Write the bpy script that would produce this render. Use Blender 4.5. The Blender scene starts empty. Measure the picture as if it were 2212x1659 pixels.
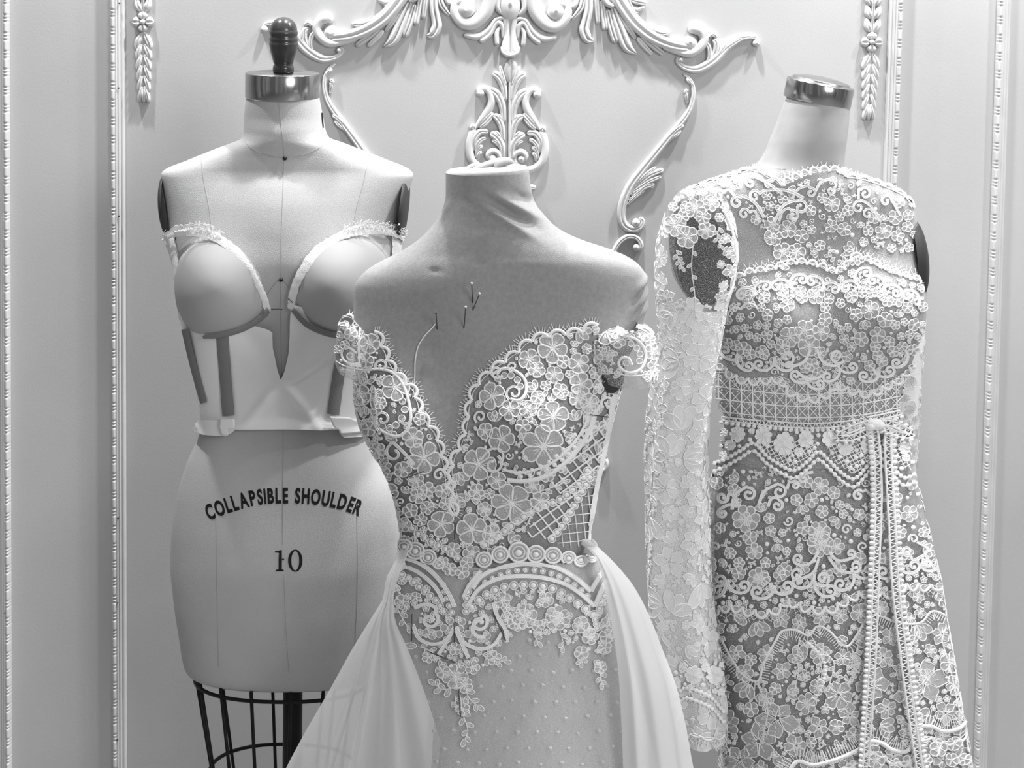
import bpy, math, random
import numpy as np
from mathutils import Vector, Matrix
from mathutils.bvhtree import BVHTree
S = bpy.context.scene
COL = S.collection
rnd = random.Random(7)
# ---------------------------------------------------------------- camera
W, H, F = 2212, 1659, 4000.0
CAM = np.array([0.0, -3.25, 1.62])
PITCH, ROLL, PX0, PY0 = math.radians(4.0), math.radians(1.0), 1106.0, 280.0
fw = np.array([0, math.cos(PITCH), -math.sin(PITCH)])
r0 = np.array([1.0, 0, 0]); u0 = np.cross(r0, fw)
RGT = r0 * math.cos(ROLL) + u0 * math.sin(ROLL)
UP = -r0 * math.sin(ROLL) + u0 * math.cos(ROLL)
cd = bpy.data.cameras.new('camera')
cd.sensor_width = 36.0; cd.lens = F / W * 36.0
cd.shift_x = 0.0; cd.shift_y = -(H / 2 - PY0) / W
cd.clip_start = 0.05; cd.clip_end = 60
cam = bpy.data.objects.new('camera', cd); COL.objects.link(cam)
cam.matrix_world = Matrix(((RGT[0], UP[0], -fw[0], CAM[0]), (RGT[1], UP[1], -fw[1], CAM[1]),
                           (RGT[2], UP[2], -fw[2], CAM[2]), (0, 0, 0, 1)))
S.camera = cam
def rays(p):
    p = np.asarray(p, float).reshape(-1, 2)
    d = fw[None] * F + (p[:, :1] - PX0) * RGT[None] - (p[:, 1:2] - PY0) * UP[None]
    return d / np.linalg.norm(d, axis=1, keepdims=True)
def at(p, Y):
    """points of the plane y=Y seen at pixels p"""
    d = rays(p); Y = np.broadcast_to(np.asarray(Y, float), (len(d),))
    return CAM[None] + d * ((Y - CAM[1]) / d[:, 1])[:, None]
def pix(P):
    v = np.asarray(P, float).reshape(-1, 3) - CAM
    z = v @ fw
    return np.stack([PX0 + F * (v @ RGT) / z, PY0 - F * (v @ UP) / z], 1)
# ---------------------------------------------------------------- view, world, lights
vs = S.view_settings
vs.view_transform = 'Standard'; vs.look = 'None'; vs.gamma = 1.0; vs.use_curve_mapping = False
vs.exposure = 0.0
S.cycles.max_bounces = 8; S.cycles.diffuse_bounces = 3; S.cycles.transparent_max_bounces = 24
S.cycles.transmission_bounces = 3; S.cycles.glossy_bounces = 3
wd = bpy.data.worlds.new('room_light'); S.world = wd; wd.use_nodes = True
nt = wd.node_tree; nt.nodes.clear()
def N(nt, t, **k):
    n = nt.nodes.new(t)
    for a, b in k.items():
        if a in n.inputs.keys() if hasattr(n.inputs, 'keys') else False: n.inputs[a].default_value = b
        else: setattr(n, a, b)
    return n
wo = N(nt, 'ShaderNodeOutputWorld'); bg = N(nt, 'ShaderNodeBackground'); bg.inputs[1].default_value = 0.29
tc = N(nt, 'ShaderNodeTexCoord'); sep = N(nt, 'ShaderNodeSeparateXYZ'); at2 = N(nt, 'ShaderNodeMath', operation='ARCTAN2')
sc = N(nt, 'ShaderNodeMath', operation='MULTIPLY'); sc.inputs[1].default_value = 4.2
nz = N(nt, 'ShaderNodeTexNoise'); nz.noise_dimensions = '1D'; nz.inputs['Scale'].default_value = 2.3; nz.inputs['Detail'].default_value = 2.0
rp = N(nt, 'ShaderNodeValToRGB')
e = rp.color_ramp.elements; e[0].position = .50; e[0].color = (.22, .22, .22, 1); e[1].position = .64; e[1].color = (2.6, 2.6, 2.6, 1)
nt.links.new(tc.outputs['Generated'], sep.inputs[0]); nt.links.new(sep.outputs[0], at2.inputs[0]); nt.links.new(sep.outputs[1], at2.inputs[1])
nt.links.new(at2.outputs[0], sc.inputs[0]); nt.links.new(sc.outputs[0], nz.inputs['W']); nt.links.new(nz.outputs[0], rp.inputs[0])
nt.links.new(rp.outputs[0], bg.inputs[0]); nt.links.new(bg.outputs[0], wo.inputs[0])
def lamp(kind, name, loc, power, size, target=None, **k):
    l = bpy.data.lights.new(name, kind); l.energy = power
    if kind == 'AREA':
        l.shape = 'RECTANGLE'; l.size = size[0]; l.size_y = size[1]
    else: l.shadow_soft_size = size
    for a, b in k.items(): setattr(l, a, b)
    o = bpy.data.objects.new(name, l); COL.objects.link(o); o.location = loc
    if target is not None: o.rotation_euler = (Vector(target) - Vector(loc)).to_track_quat('-Z', 'Y').to_euler()
    return o
for x_, y_, w_ in ((-0.95, -0.31, 158), (0.05, -0.35, 190), (0.95, -0.38, 175), (1.75, -0.75, 125)):  # last spot is an extra, added to brighten the right wall
    lamp('SPOT', 'ceiling_spot', (x_, y_, 3.1), w_, .04, (x_, y_ + .02, 1.0), spot_size=math.radians(125), spot_blend=.9)
lamp('AREA', 'front_fill', (2.2, -4.4, 2.4), 75, (1.6, 1.4), (0.1, -0.2, 1.2))  # added soft fill from the front right, out of view
# ---------------------------------------------------------------- materials
def lk(nt, a, b): nt.links.new(a, b)
def mat(name, v, rough=.85, metal=0.0, noise=None, bump=None, spec=.3, sheen=0.0):
    m = bpy.data.materials.new(name); m.use_nodes = True; nt = m.node_tree
    b = nt.nodes['Principled BSDF']
    b.inputs['Base Color'].default_value = (v, v, v, 1); b.inputs['Roughness'].default_value = rough
    b.inputs['Metallic'].default_value = metal; b.inputs['Specular IOR Level'].default_value = spec
    b.inputs['Sheen Weight'].default_value = sheen
    tc = N(nt, 'ShaderNodeTexCoord')
    if noise:
        sc_, lo, hi = noise
        n = N(nt, 'ShaderNodeTexNoise'); n.inputs['Scale'].default_value = sc_; n.inputs['Detail'].default_value = 4
        r = N(nt, 'ShaderNodeMapRange'); r.inputs['From Min'].default_value = .3; r.inputs['From Max'].default_value = .7
        r.inputs['To Min'].default_value = lo; r.inputs['To Max'].default_value = hi
        lk(nt, tc.outputs['Object'], n.inputs['Vector']); lk(nt, n.outputs[0], r.inputs[0]); lk(nt, r.outputs[0], b.inputs['Base Color'])
    if bump:
        sc_, st, kind = bump
        if kind == 'noise':
            n = N(nt, 'ShaderNodeTexNoise'); n.inputs['Scale'].default_value = sc_; n.inputs['Detail'].default_value = 3
        else:
            n = N(nt, 'ShaderNodeTexVoronoi'); n.inputs['Scale'].default_value = sc_
        bp = N(nt, 'ShaderNodeBump'); bp.inputs['Strength'].default_value = st; bp.inputs['Distance'].default_value = .001
        lk(nt, tc.outputs['Object'], n.inputs['Vector']); lk(nt, n.outputs[0], bp.inputs['Height']); lk(nt, bp.outputs[0], b.inputs['Normal'])
    return m
def net(name, v, scale, lo, wid, trans=.3):
    """cloth net: voronoi cell walls of thread, open cells between (lo = how much the cells still cover)"""
    m = bpy.data.materials.new(name); m.use_nodes = True; nt = m.node_tree; nt.nodes.clear()
    out = N(nt, 'ShaderNodeOutputMaterial'); mx = N(nt, 'ShaderNodeMixShader'); tr = N(nt, 'ShaderNodeBsdfTransparent')
    d = N(nt, 'ShaderNodeBsdfDiffuse'); d.inputs[0].default_value = (v, v, v, 1)
    t = N(nt, 'ShaderNodeBsdfTranslucent'); t.inputs[0].default_value = (v, v, v, 1)
    m2 = N(nt, 'ShaderNodeMixShader'); m2.inputs[0].default_value = trans
    lk(nt, d.outputs[0], m2.inputs[1]); lk(nt, t.outputs[0], m2.inputs[2])
    if scale:
        tc = N(nt, 'ShaderNodeTexCoord'); vo = N(nt, 'ShaderNodeTexVoronoi', feature='DISTANCE_TO_EDGE'); vo.inputs['Scale'].default_value = scale
        r = N(nt, 'ShaderNodeMapRange'); r.inputs['From Min'].default_value = wid * .6; r.inputs['From Max'].default_value = wid
        r.inputs['To Min'].default_value = 1.0; r.inputs['To Max'].default_value = lo
        lk(nt, tc.outputs['Object'], vo.inputs['Vector']); lk(nt, vo.outputs[0], r.inputs[0]); lk(nt, r.outputs[0], mx.inputs[0])
    else: mx.inputs[0].default_value = lo
    lk(nt, tr.outputs[0], mx.inputs[1]); lk(nt, m2.outputs[0], mx.inputs[2]); lk(nt, mx.outputs[0], out.inputs[0])
    return m
M = dict(
    wall=mat('painted_panel', .50, .6, noise=(2.2, .465, .535), bump=(220, .12, 'noise')),
    plaster=mat('painted_plaster', .64, .45, noise=(14, .60, .68)),
    linen=mat('cream_linen', .48, .9, noise=(9, .455, .505), bump=(900, .25, 'voronoi')),
    jersey=mat('grey_jersey', .33, .9, noise=(160, .305, .355), bump=(1300, .4, 'voronoi'), sheen=.15),
    form=mat('form_cotton', .41, .9, noise=(30, .38, .44)),
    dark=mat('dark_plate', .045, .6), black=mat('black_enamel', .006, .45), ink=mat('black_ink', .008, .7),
    seam=mat('seam_thread', .36, .9), bone=mat('grey_elastic', .24, .8, bump=(1500, .5, 'voronoi')),
    wood=mat('dark_wood', .05, .22, noise=(22, .03, .085), spec=.6),
    steel=mat('polished_steel', .40, .2, 1.0), pin=mat('pin_steel', .10, .3, .6), pearl=mat('pearl_head', .85, .3),
    satin=mat('ivory_satin', .88, .36, spec=.55), cup=mat('foam_cup', .44, .75, sheen=.1), raw=mat('raw_cotton_edge', .84, .9, bump=(600, .6, 'noise')),
    white=mat('white_ribbon', .88, .7), cord=mat('lace_cord', .92, .8), thread=mat('cotton_thread', .8, .8),
    lace=net('lace_weave', .74, 900, .40, .20), lacefaint=net('lace_weave_sheer', .78, 800, .42, .16),
    tulle=net('tulle_net', .66, 520, .03, .105), capnet=net('sleeve_cap_net', .55, 620, .015, .06), fine=net('fine_tulle', .72, 600, .14, .10, .4),
    organza=net('silk_organza', .88, 0, .82, 0, .35), sleeve=net('sheer_sleeve', .90, 500, .58, .16, .25), sleevelace=net('sleeve_lace_weave', .93, 900, .86, .2, .2),
    dotted=mat('skirt_lining', .60, .7, noise=(40, .57, .63)), lining=mat('grey_lining', .34, .9), floor=mat('floor_boards', .25, .5, noise=(5, .2, .3)))
# ---------------------------------------------------------------- objects
def link(name, v, f, m, parent=None, smooth=True, midx=None):
    me = bpy.data.meshes.new(name)
    v = np.asarray(v, float)
    if parent is not None: v = v - np.array(parent_loc(parent))
    if isinstance(f, np.ndarray): f = f.tolist()
    me.from_pydata(v.tolist(), [], f); me.update()
    ms = m if isinstance(m, (list, tuple)) else [m]
    for q in ms: me.materials.append(q)
    if smooth: me.polygons.foreach_set('use_smooth', np.ones(len(me.polygons), bool))
    if midx is not None: me.polygons.foreach_set('material_index', np.asarray(midx, np.int32))
    o = bpy.data.objects.new(name, me); COL.objects.link(o)
    if parent is not None: o.parent = parent
    return o
def parent_loc(p):
    l = Vector((0, 0, 0))
    while p is not None: l = l + p.location; p = p.parent
    return l
def tag(o, label=None, cat=None, group=None, kind=None):
    for k, x in (('label', label), ('category', cat), ('group', group), ('kind', kind)):
        if x: o[k] = x
    return o
def thing(name, label, cat, loc, group=None):
    o = bpy.data.objects.new(name, None); COL.objects.link(o); o.location = loc; o.empty_display_size = .05
    return tag(o, label, cat, group)
class MB:
    def __init__(s): s.v = []; s.f = []; s.m = []; s.n = 0
    def add(s, v, f, m=0):
        v = np.asarray(v, float)
        s.f += [tuple(int(i) + s.n for i in q) for q in f]; s.m += [m] * len(f); s.v.append(v); s.n += len(v)
    def build(s, name, m, parent=None, smooth=True):
        return link(name, np.concatenate(s.v), s.f, m, parent, smooth, s.m)
def gridf(R, C, wrap=False):
    f = []
    for i in range(R - 1):
        for j in range(C if wrap else C - 1):
            k = (j + 1) % C
            f.append((i * C + j, i * C + k, (i + 1) * C + k, (i + 1) * C + j))
    return f
def spline(p, n=8, closed=False):
    """Catmull-Rom through p (any width of columns)"""
    p = np.asarray(p, float)
    if len(p) < 3 and not closed: return np.stack([np.linspace(p[0, k], p[-1, k], n + 1) for k in range(p.shape[1])], 1)
    if closed: q = np.concatenate([p[-1:], p, p[:2]])
    else: q = np.concatenate([2 * p[:1] - p[1:2], p, 2 * p[-1:] - p[-2:-1]])
    t = np.linspace(0, 1, n, endpoint=False)[:, None]; o = []
    for i in range(1, len(q) - 2):
        a, b, c, d = q[i - 1], q[i], q[i + 1], q[i + 2]
        o.append(.5 * (2 * b + (c - a) * t + (2 * a - 5 * b + 4 * c - d) * t * t + (3 * b - a - 3 * c + d) * t ** 3))
    if not closed: o.append(q[-2:-1])
    return np.concatenate(o)
def resample(p, step, closed=False):
    p = np.asarray(p, float)
    if closed: p = np.concatenate([p, p[:1]])
    d = np.r_[0, np.cumsum(np.linalg.norm(np.diff(p, axis=0), axis=1))]
    n = max(2, int(round(d[-1] / step)) + 1)
    s = np.linspace(0, d[-1], n)
    return np.stack([np.interp(s, d, p[:, k]) for k in range(p.shape[1])], 1)
def tang(p):
    t = np.gradient(np.asarray(p, float), axis=0); l = np.linalg.norm(t, axis=1, keepdims=True); return t / np.maximum(l, 1e-9)
def pchip(x, y, q):
    x = np.asarray(x, float); y = np.asarray(y, float); q = np.asarray(q, float)
    h = np.diff(x); d = np.diff(y) / h; m = np.zeros_like(y)
    m[0] = d[0]; m[-1] = d[-1]
    for i in range(1, len(x) - 1):
        if d[i - 1] * d[i] > 0:
            w1 = 2 * h[i] + h[i - 1]; w2 = h[i] + 2 * h[i - 1]
            m[i] = (w1 + w2) / (w1 / d[i - 1] + w2 / d[i])
    k = np.clip(np.searchsorted(x, q) - 1, 0, len(h) - 1); t = np.clip((q - x[k]) / h[k], 0, 1)
    return ((1 + 2 * t) * (1 - t) ** 2 * y[k] + t * (1 - t) ** 2 * h[k] * m[k] + t * t * (3 - 2 * t) * y[k + 1] + t * t * (t - 1) * h[k] * m[k + 1])
class Body:
    """a round surface from slices: rows (py, xl, xr, depth front, depth back), outline read at its centre plane Y0"""
    def __init__(s, rows, Y0, step=5, T=128, n=2.3, bumps=(), off=0.0, yshift=None, flute=None):
        r = np.array([list(q) + [n] * (6 - len(q)) for q in rows], float); s.Y0 = Y0
        k = int(math.ceil((r[-1, 0] - r[0, 0]) / step)) + 1
        s.py = np.linspace(r[0, 0], r[-1, 0], k)
        xl, xr, bf, bb = [pchip(r[:, 0], r[:, i], s.py) for i in (1, 2, 3, 4)]; n = np.interp(s.py, r[:, 0], r[:, 5])[:, None]
        Yc = Y0 + (np.interp(s.py, yshift[0], yshift[1]) if yshift else 0.0) * np.ones(k)
        L = at(np.stack([xl, s.py], 1), Yc); Rr = at(np.stack([xr, s.py], 1), Yc)
        C = (L + Rr) / 2; a = np.linalg.norm(Rr - L, axis=1) / 2 + off
        th = np.linspace(0, 2 * math.pi, T, endpoint=False) + math.pi  # starts at the viewer's left, front next
        c, sn = np.cos(th), np.sin(th)
        cx = np.sign(c)[None] * np.abs(c)[None] ** (2 / n); sx = np.sign(sn)[None] * np.abs(sn)[None] ** (2 / n)
        G = np.zeros((k, T, 3))
        ux = (Rr - L) / np.maximum(np.linalg.norm(Rr - L, axis=1, keepdims=True), 1e-9)
        rr = np.ones((k, T))
        if flute is not None: rr = flute(s.py[:, None], th[None, :])
        G[:] = C[:, None] + ux[:, None] * (a[:, None] * cx * rr)[..., None]
        dep = np.where(sn[None] < 0, bf[:, None] + off, bb[:, None] + off) * sx * rr
        G[..., 1] = C[:, None, 1] + dep
        if len(bumps):
            PX = ((xl + xr) / 2)[:, None] + ((xr - xl) / 2)[:, None] * cx; PY = s.py[:, None] + 0 * PX
            fr = np.clip(-sn[None] * 3, 0, 1)
            for b in bumps:
                bx, by, sx_, sy_, am = b[:5]; an = math.radians(b[5]) if len(b) > 5 else 0.0
                dx, dy = PX - bx, PY - by
                u = dx * math.cos(an) + dy * math.sin(an); w = -dx * math.sin(an) + dy * math.cos(an)
                g_ = am * np.exp(-(u / sx_) ** 2 - (w / sy_) ** 2)
                if abs(am) < .0085:
                    G[..., 0] += g_ * cx * (sn[None] < .05); G[..., 1] -= g_ * np.abs(sn)[None] * (sn[None] < 0)
                else: G[..., 1] -= g_ * fr
        s.G = G; s.k = k; s.T = T
        s.V = G.reshape(-1, 3); s.Fc = gridf(k, T, True)
        s.bvh = BVHTree.FromPolygons(s.V.tolist(), s.Fc)
        g2 = np.concatenate([G, G[:, :1]], 1)
        s.arc = np.concatenate([np.zeros((k, 1)), np.cumsum(np.linalg.norm(np.diff(g2, axis=1), axis=2), axis=1)], 1)
        s.scale = F / np.linalg.norm(CAM[1] - Y0)
    def px(s, p, off=0.0):
        """pixels -> (point, normal) on the surface"""
        p = np.asarray(p, float).reshape(-1, 2); d = rays(p); P = np.zeros((len(p), 3)); Nn = np.zeros((len(p), 3))
        o = Vector(CAM); bv = s.bvh
        for i in range(len(p)):
            h, n, _, _ = bv.ray_cast(o, Vector(d[i]))
            if h is None:
                q = CAM + d[i] * ((s.Y0 - CAM[1]) / d[i][1])
                h, n, _, _ = bv.find_nearest(Vector(q))
                n = n if n.y < .3 else -n
            elif n.dot(Vector(d[i])) > 0: n = -n
            P[i] = h; Nn[i] = n
        return P + Nn * off, Nn
    def uv(s, p, off=0.0, x0=None):
        """(signed length round the body in pixels from the middle of the front, py) -> (point, normal)"""
        p = np.asarray(p, float).reshape(-1, 2); P = np.zeros((len(p), 3)); Nn = np.zeros((len(p), 3))
        fr = np.clip((p[:, 1] - s.py[0]) / (s.py[1] - s.py[0]), 0, s.k - 1.001); i0 = fr.astype(int); t = fr - i0
        def ev(i, q):
            A = s.arc[i]; mid = A[s.T // 4]; L = A[-1]
            w = (q / s.scale + mid) % L
            j = np.interp(w, A, np.arange(s.T + 1)); j0 = int(j) % s.T; u = j - int(j)
            return s.G[i, j0] * (1 - u) + s.G[i, (j0 + 1) % s.T] * u
        for n in range(len(p)):
            q = p[n, 0]
            P[n] = ev(i0[n], q) * (1 - t[n]) + ev(i0[n] + 1, q) * t[n]
            e1 = ev(i0[n], q + 4) - ev(i0[n], q - 4)
            a_, b_ = max(i0[n] - 1, 0), min(i0[n] + 2, s.k - 1)
            e2 = ev(b_, q) - ev(a_, q)
            nn = np.cross(e2, e1)
            Nn[n] = nn / max(np.linalg.norm(nn), 1e-12)
        return P + Nn * off, Nn
    def mesh(s, name, m, parent, top=True, bot=True, r0=0, r1=None, t0=0, t1=None):
        r1 = s.k if r1 is None else r1
        if t1 is None:
            v = s.G[r0:r1].reshape(-1, 3); f = gridf(r1 - r0, s.T, True)
            n = len(v)
            if top: v = np.concatenate([v, [s.G[r0].mean(0)]]); f += [(j, n, (j + 1) % s.T) for j in range(s.T)]; n += 1
            b0 = (r1 - r0 - 1) * s.T
            if bot: v = np.concatenate([v, [s.G[r1 - 1].mean(0)]]); f += [(b0 + (j + 1) % s.T, n, b0 + j) for j in range(s.T)]
        else:
            idx = [j % s.T for j in range(t0, t1)]
            v = s.G[r0:r1][:, idx].reshape(-1, 3); f = gridf(r1 - r0, len(idx))
        return link(name, v, f, m, parent)
class Multi:
    """several bodies read as one: the surface nearest the camera"""
    def __init__(s, *b): s.b = b
    def px(s, p, off=0.0):
        best = None
        for b in s.b:
            P, Nn = b.px(p, off); d = np.linalg.norm(P - CAM, axis=1); hit = np.linalg.norm(np.cross(P - Nn * off - CAM, rays(p)), axis=1) < .0015; d = np.where(hit, d, d + 50)
            if best is None: best = [P, Nn, d]
            else:
                k = d < best[2]
                for q, v in zip(best, (P, Nn, d)): q[k] = v[k]
        return best[0], best[1]
def patch(mp, rows, m, name, parent, step=6, off=.003, fold=None, thick=0.0, cols=None):
    """cloth laid on a body: rows (py, xl, xr) of its outline"""
    r = np.array(rows, float); k = int((r[-1, 0] - r[0, 0]) / step) + 2
    py = np.linspace(r[0, 0], r[-1, 0], k); xl = np.interp(py, r[:, 0], r[:, 1]); xr = np.interp(py, r[:, 0], r[:, 2])
    c = cols or max(4, int((xr - xl).max() / step) + 2)
    t = np.linspace(0, 1, c)
    X = xl[:, None] * (1 - t) + xr[:, None] * t; Y = np.repeat(py[:, None], c, 1)
    p = np.stack([X.ravel(), Y.ravel()], 1)
    o = np.full(len(p), off)
    if fold is not None: o = o + fold(p[:, 0], p[:, 1])
    P, Nn = mp(p); P = P + Nn * o[:, None]
    if thick:
        f = gridf(k, c); n = len(P); Q = P - Nn * thick
        P = np.concatenate([P, Q]); f2 = [tuple(i + n for i in q[::-1]) for q in f]
        ring = list(range(c)) + [i * c + c - 1 for i in range(1, k)] + [(k - 1) * c + j for j in range(c - 2, -1, -1)] + [i * c for i in range(k - 2, 0, -1)]
        side = [(ring[i], ring[i - 1], ring[i - 1] + n, ring[i] + n) for i in range(len(ring))]
        return link(name, P, f + f2 + side, m, parent)
    return link(name, P, gridf(k, c), m, parent)
def tube(pts, rad, seg=8, caps=True):
    pts = np.asarray(pts, float); n = len(pts); rad = np.broadcast_to(np.asarray(rad, float), (n,)); t = tang(pts)
    up = np.array([0, -1.0, 0.01]); a = np.cross(t, up); bad = np.linalg.norm(a, axis=1) < 1e-4; a[bad] = np.array([1, 0, 0])
    a /= np.linalg.norm(a, axis=1, keepdims=True); b = np.cross(t, a)
    th = np.linspace(0, 2 * math.pi, seg, endpoint=False)
    V = (pts[:, None] + rad[:, None, None] * (np.cos(th)[None, :, None] * a[:, None] + np.sin(th)[None, :, None] * b[:, None])).reshape(-1, 3)
    f = gridf(n, seg, True)
    if caps: f += [tuple(range(seg))[::-1], tuple((n - 1) * seg + j for j in range(seg))]
    return V, f
def lathe(prof, C, axis=(0, 0, 1), seg=48):
    """prof: (radius, height) pairs"""
    ax = np.array(axis, float); ax /= np.linalg.norm(ax); a = np.cross(ax, [0, 1, 0]); a /= np.linalg.norm(a); b = np.cross(ax, a)
    th = np.linspace(0, 2 * math.pi, seg, endpoint=False); V = []
    for r, h in prof: V.append(np.array(C) + ax * h + r * (np.cos(th)[:, None] * a + np.sin(th)[:, None] * b))
    n = len(prof); V = np.concatenate(V); f = gridf(n, seg, True)
    f += [tuple(range(seg))[::-1], tuple((n - 1) * seg + j for j in range(seg))]
    return V, f
# ---------------------------------------------------------------- the setting
def box(name, lo, hi, m, **k):
    (a, b, c), (d, e_, f) = lo, hi
    v = [(a, b, c), (d, b, c), (d, e_, c), (a, e_, c), (a, b, f), (d, b, f), (d, e_, f), (a, e_, f)]
    return link(name, v, [(3, 2, 1, 0), (4, 5, 6, 7), (0, 1, 5, 4), (1, 2, 6, 5), (2, 3, 7, 6), (3, 0, 4, 7)], m, None, False, **k)
tag(box('wall_back', (-3.2, 0, 0), (3.2, .12, 2.9), M['wall']), kind='structure', label='pale painted panelled wall behind the dress forms')
tag(box('floor', (-3.2, -4.4, -.05), (3.2, .12, 0), M['floor']), kind='structure', label='floor')
PS = 1230.0
def trim(n, x0, x1, sg, label):
    """moulding along the line (x0 at py 0, x1 at py 1659); sg = side of its ridges"""
    A, B = at([[x0, 0], [x1, 1659]], 0.0)
    prof = [(-6, 0), (-5, 6), (-4, 11), (-3, 13.5), (0, 14.5), (3, 13.5), (4, 9.5), (6, 10.5), (8, 10.5), (9.5, 7), (11, 8.5), (13, 8.5), (14.5, 5.5), (16, 4), (18, 5.5), (21, 5.5), (22.5, 3.5), (24, 0)]
    tt = np.r_[(2.86 - A[2]) / (B[2] - A[2]), np.linspace(-.25, 1.05, 1400), 1.1, (0.0 - A[2]) / (B[2] - A[2])]
    V = []
    for t in tt:
        c = A + (B - A) * t; y = (t * 1659 + 11 * n) % 38.0
        no = max([math.exp(-((y - q) / 1.5) ** 2) for q in (4, 11, 18)])
        for i, (u, h) in enumerate(prof):
            hh = h - (4.0 * no if 1 <= i <= 5 else 0)
            V.append((c[0] + sg * u / PS, -max(hh, 0) / 1000, c[2]))
    o = link('trim_%d' % n, V, gridf(len(tt), len(prof)), M['plaster'])
    return tag(o, label, None, None, 'structure')
tr = [trim(1, 15, 20, -1, 'beaded panel moulding at the left edge'), trim(2, 246, 251, 1, 'beaded panel moulding left of the size ten form'),
      trim(3, 1944, 1888, -1, 'beaded panel moulding behind the lace dress'), trim(4, 2160, 2108, 1, 'beaded panel moulding at the far right')]
for q, pts in ((1, [(258, 7), (256, 190), (257, 467), (255, 1119), (254, 1302), (254, 1598)]), (0, [(11, 456), (11, 1324)]), (3, [(2157, 245)])):
    for x, y in pts:
        c = at([[x, y]], -.0105)[0]
        V, f = lathe([(.0001, -.0015), (.0014, -.001), (.0016, .001), (.0001, .0016)], c, (0, -1, .01), 10)
        link('nail_hole', V, f, M['dark'], tr[q])
# ---------------------------------------------------------------- carved ornaments
AX, AY, AANG = 1102.5, 77.0, math.radians(1.62)
def mir(p):
    p = np.array(p, float); n = np.array([math.cos(AANG), math.sin(AANG)])
    d = (p[..., 0] - AX) * n[0] + (p[..., 1] - AY) * n[1]
    q = p.copy(); q[..., 0] -= 2 * d * n[0]; q[..., 1] -= 2 * d * n[1]
    return q
WK = 1.12
def stroke(mb, pts, w, h=9.0, groove=0.0, m=False, ball=0, r0=True, r1=True, lift=0.0):
    """carved rib: pts px, w full widths px (one per point or pair), h height mm; ball = radius px of a knob at its end"""
    p = np.array(pts, float)
    w = WK * np.interp(np.linspace(0, 1, len(p)), np.linspace(0, 1, len(np.atleast_1d(w))), np.atleast_1d(w).astype(float))
    q = spline(np.c_[p, w], 10); q = resample(q, 2.5)
    xy, w = q[:, :2], q[:, 2] / 2
    d = np.r_[0, np.cumsum(np.linalg.norm(np.diff(xy, axis=0), axis=1))]
    ends = np.ones(len(d))
    if r0: ends *= np.sqrt(np.clip(1 - (1 - np.clip(d / np.maximum(w, 1), 0, 1)) ** 2, .03, 1))
    if r1: ends *= np.sqrt(np.clip(1 - (1 - np.clip((d[-1] - d) / np.maximum(w, 1), 0, 1)) ** 2, .03, 1))
    t = tang(xy); nn = np.stack([-t[:, 1], t[:, 0]], 1)
    s = np.array([-1, -1, -.86, -.62, -.32, -.12, 0, .12, .32, .62, .86, 1, 1])
    hp = np.array([0, .5, .72, .9, .98, 1, 1, 1, .98, .9, .72, .5, 0]); g = np.exp(-(s / .16) ** 2); g[[0, 1, -1, -2]] = 0
    X = xy[:, None] + nn[:, None] * (s[None, :, None] * (w * ends)[:, None, None])
    hh = (h * np.sqrt(np.clip(w / w.max(), .2, 1)) * (.55 + .45 * ends))[:, None] * np.maximum(hp - groove * g, 0)[None] + lift * (hp > 0)[None]
    X = X.reshape(-1, 2)
    if m: X = mir(X)
    P = at(X, -hh.ravel() / 1000.0); P0 = at(X, 0.0); P[:, 0] = P0[:, 0]; P[:, 2] = P0[:, 2]
    n = len(xy); k = len(s); f = gridf(n, k) + [tuple(range(k)), tuple((n - 1) * k + j for j in range(k))]
    mb.add(P, f)
    if ball: knob(mb, pts[-1], ball, h * 1.25, m)
def knob(mb, c, r, h, m=False, rx=None):
    c = np.array(c, float); V = []; a = np.linspace(0, math.pi / 2, 7); th = np.linspace(0, 2 * math.pi, 24, endpoint=False)
    pr = [(1, 0)] + [(math.cos(x), .35 + .65 * math.sin(x)) for x in a]
    for q, z in pr:
        X = c[None] + np.stack([np.cos(th) * q * (rx or r), np.sin(th) * q * r], 1)
        if m: X = mir(X)
        P = at(X, 0.0); P[:, 1] = -z * h / 1000; V.append(P)
    mb.add(np.concatenate(V), gridf(len(pr), 24, True) + [tuple((len(pr) - 1) * 24 + j for j in range(24))])
def wallthing(name, label, cat, px, group=None):
    return thing(name, label, cat, at([px], 0.0)[0], group)
P_ = M['plaster']
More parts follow.
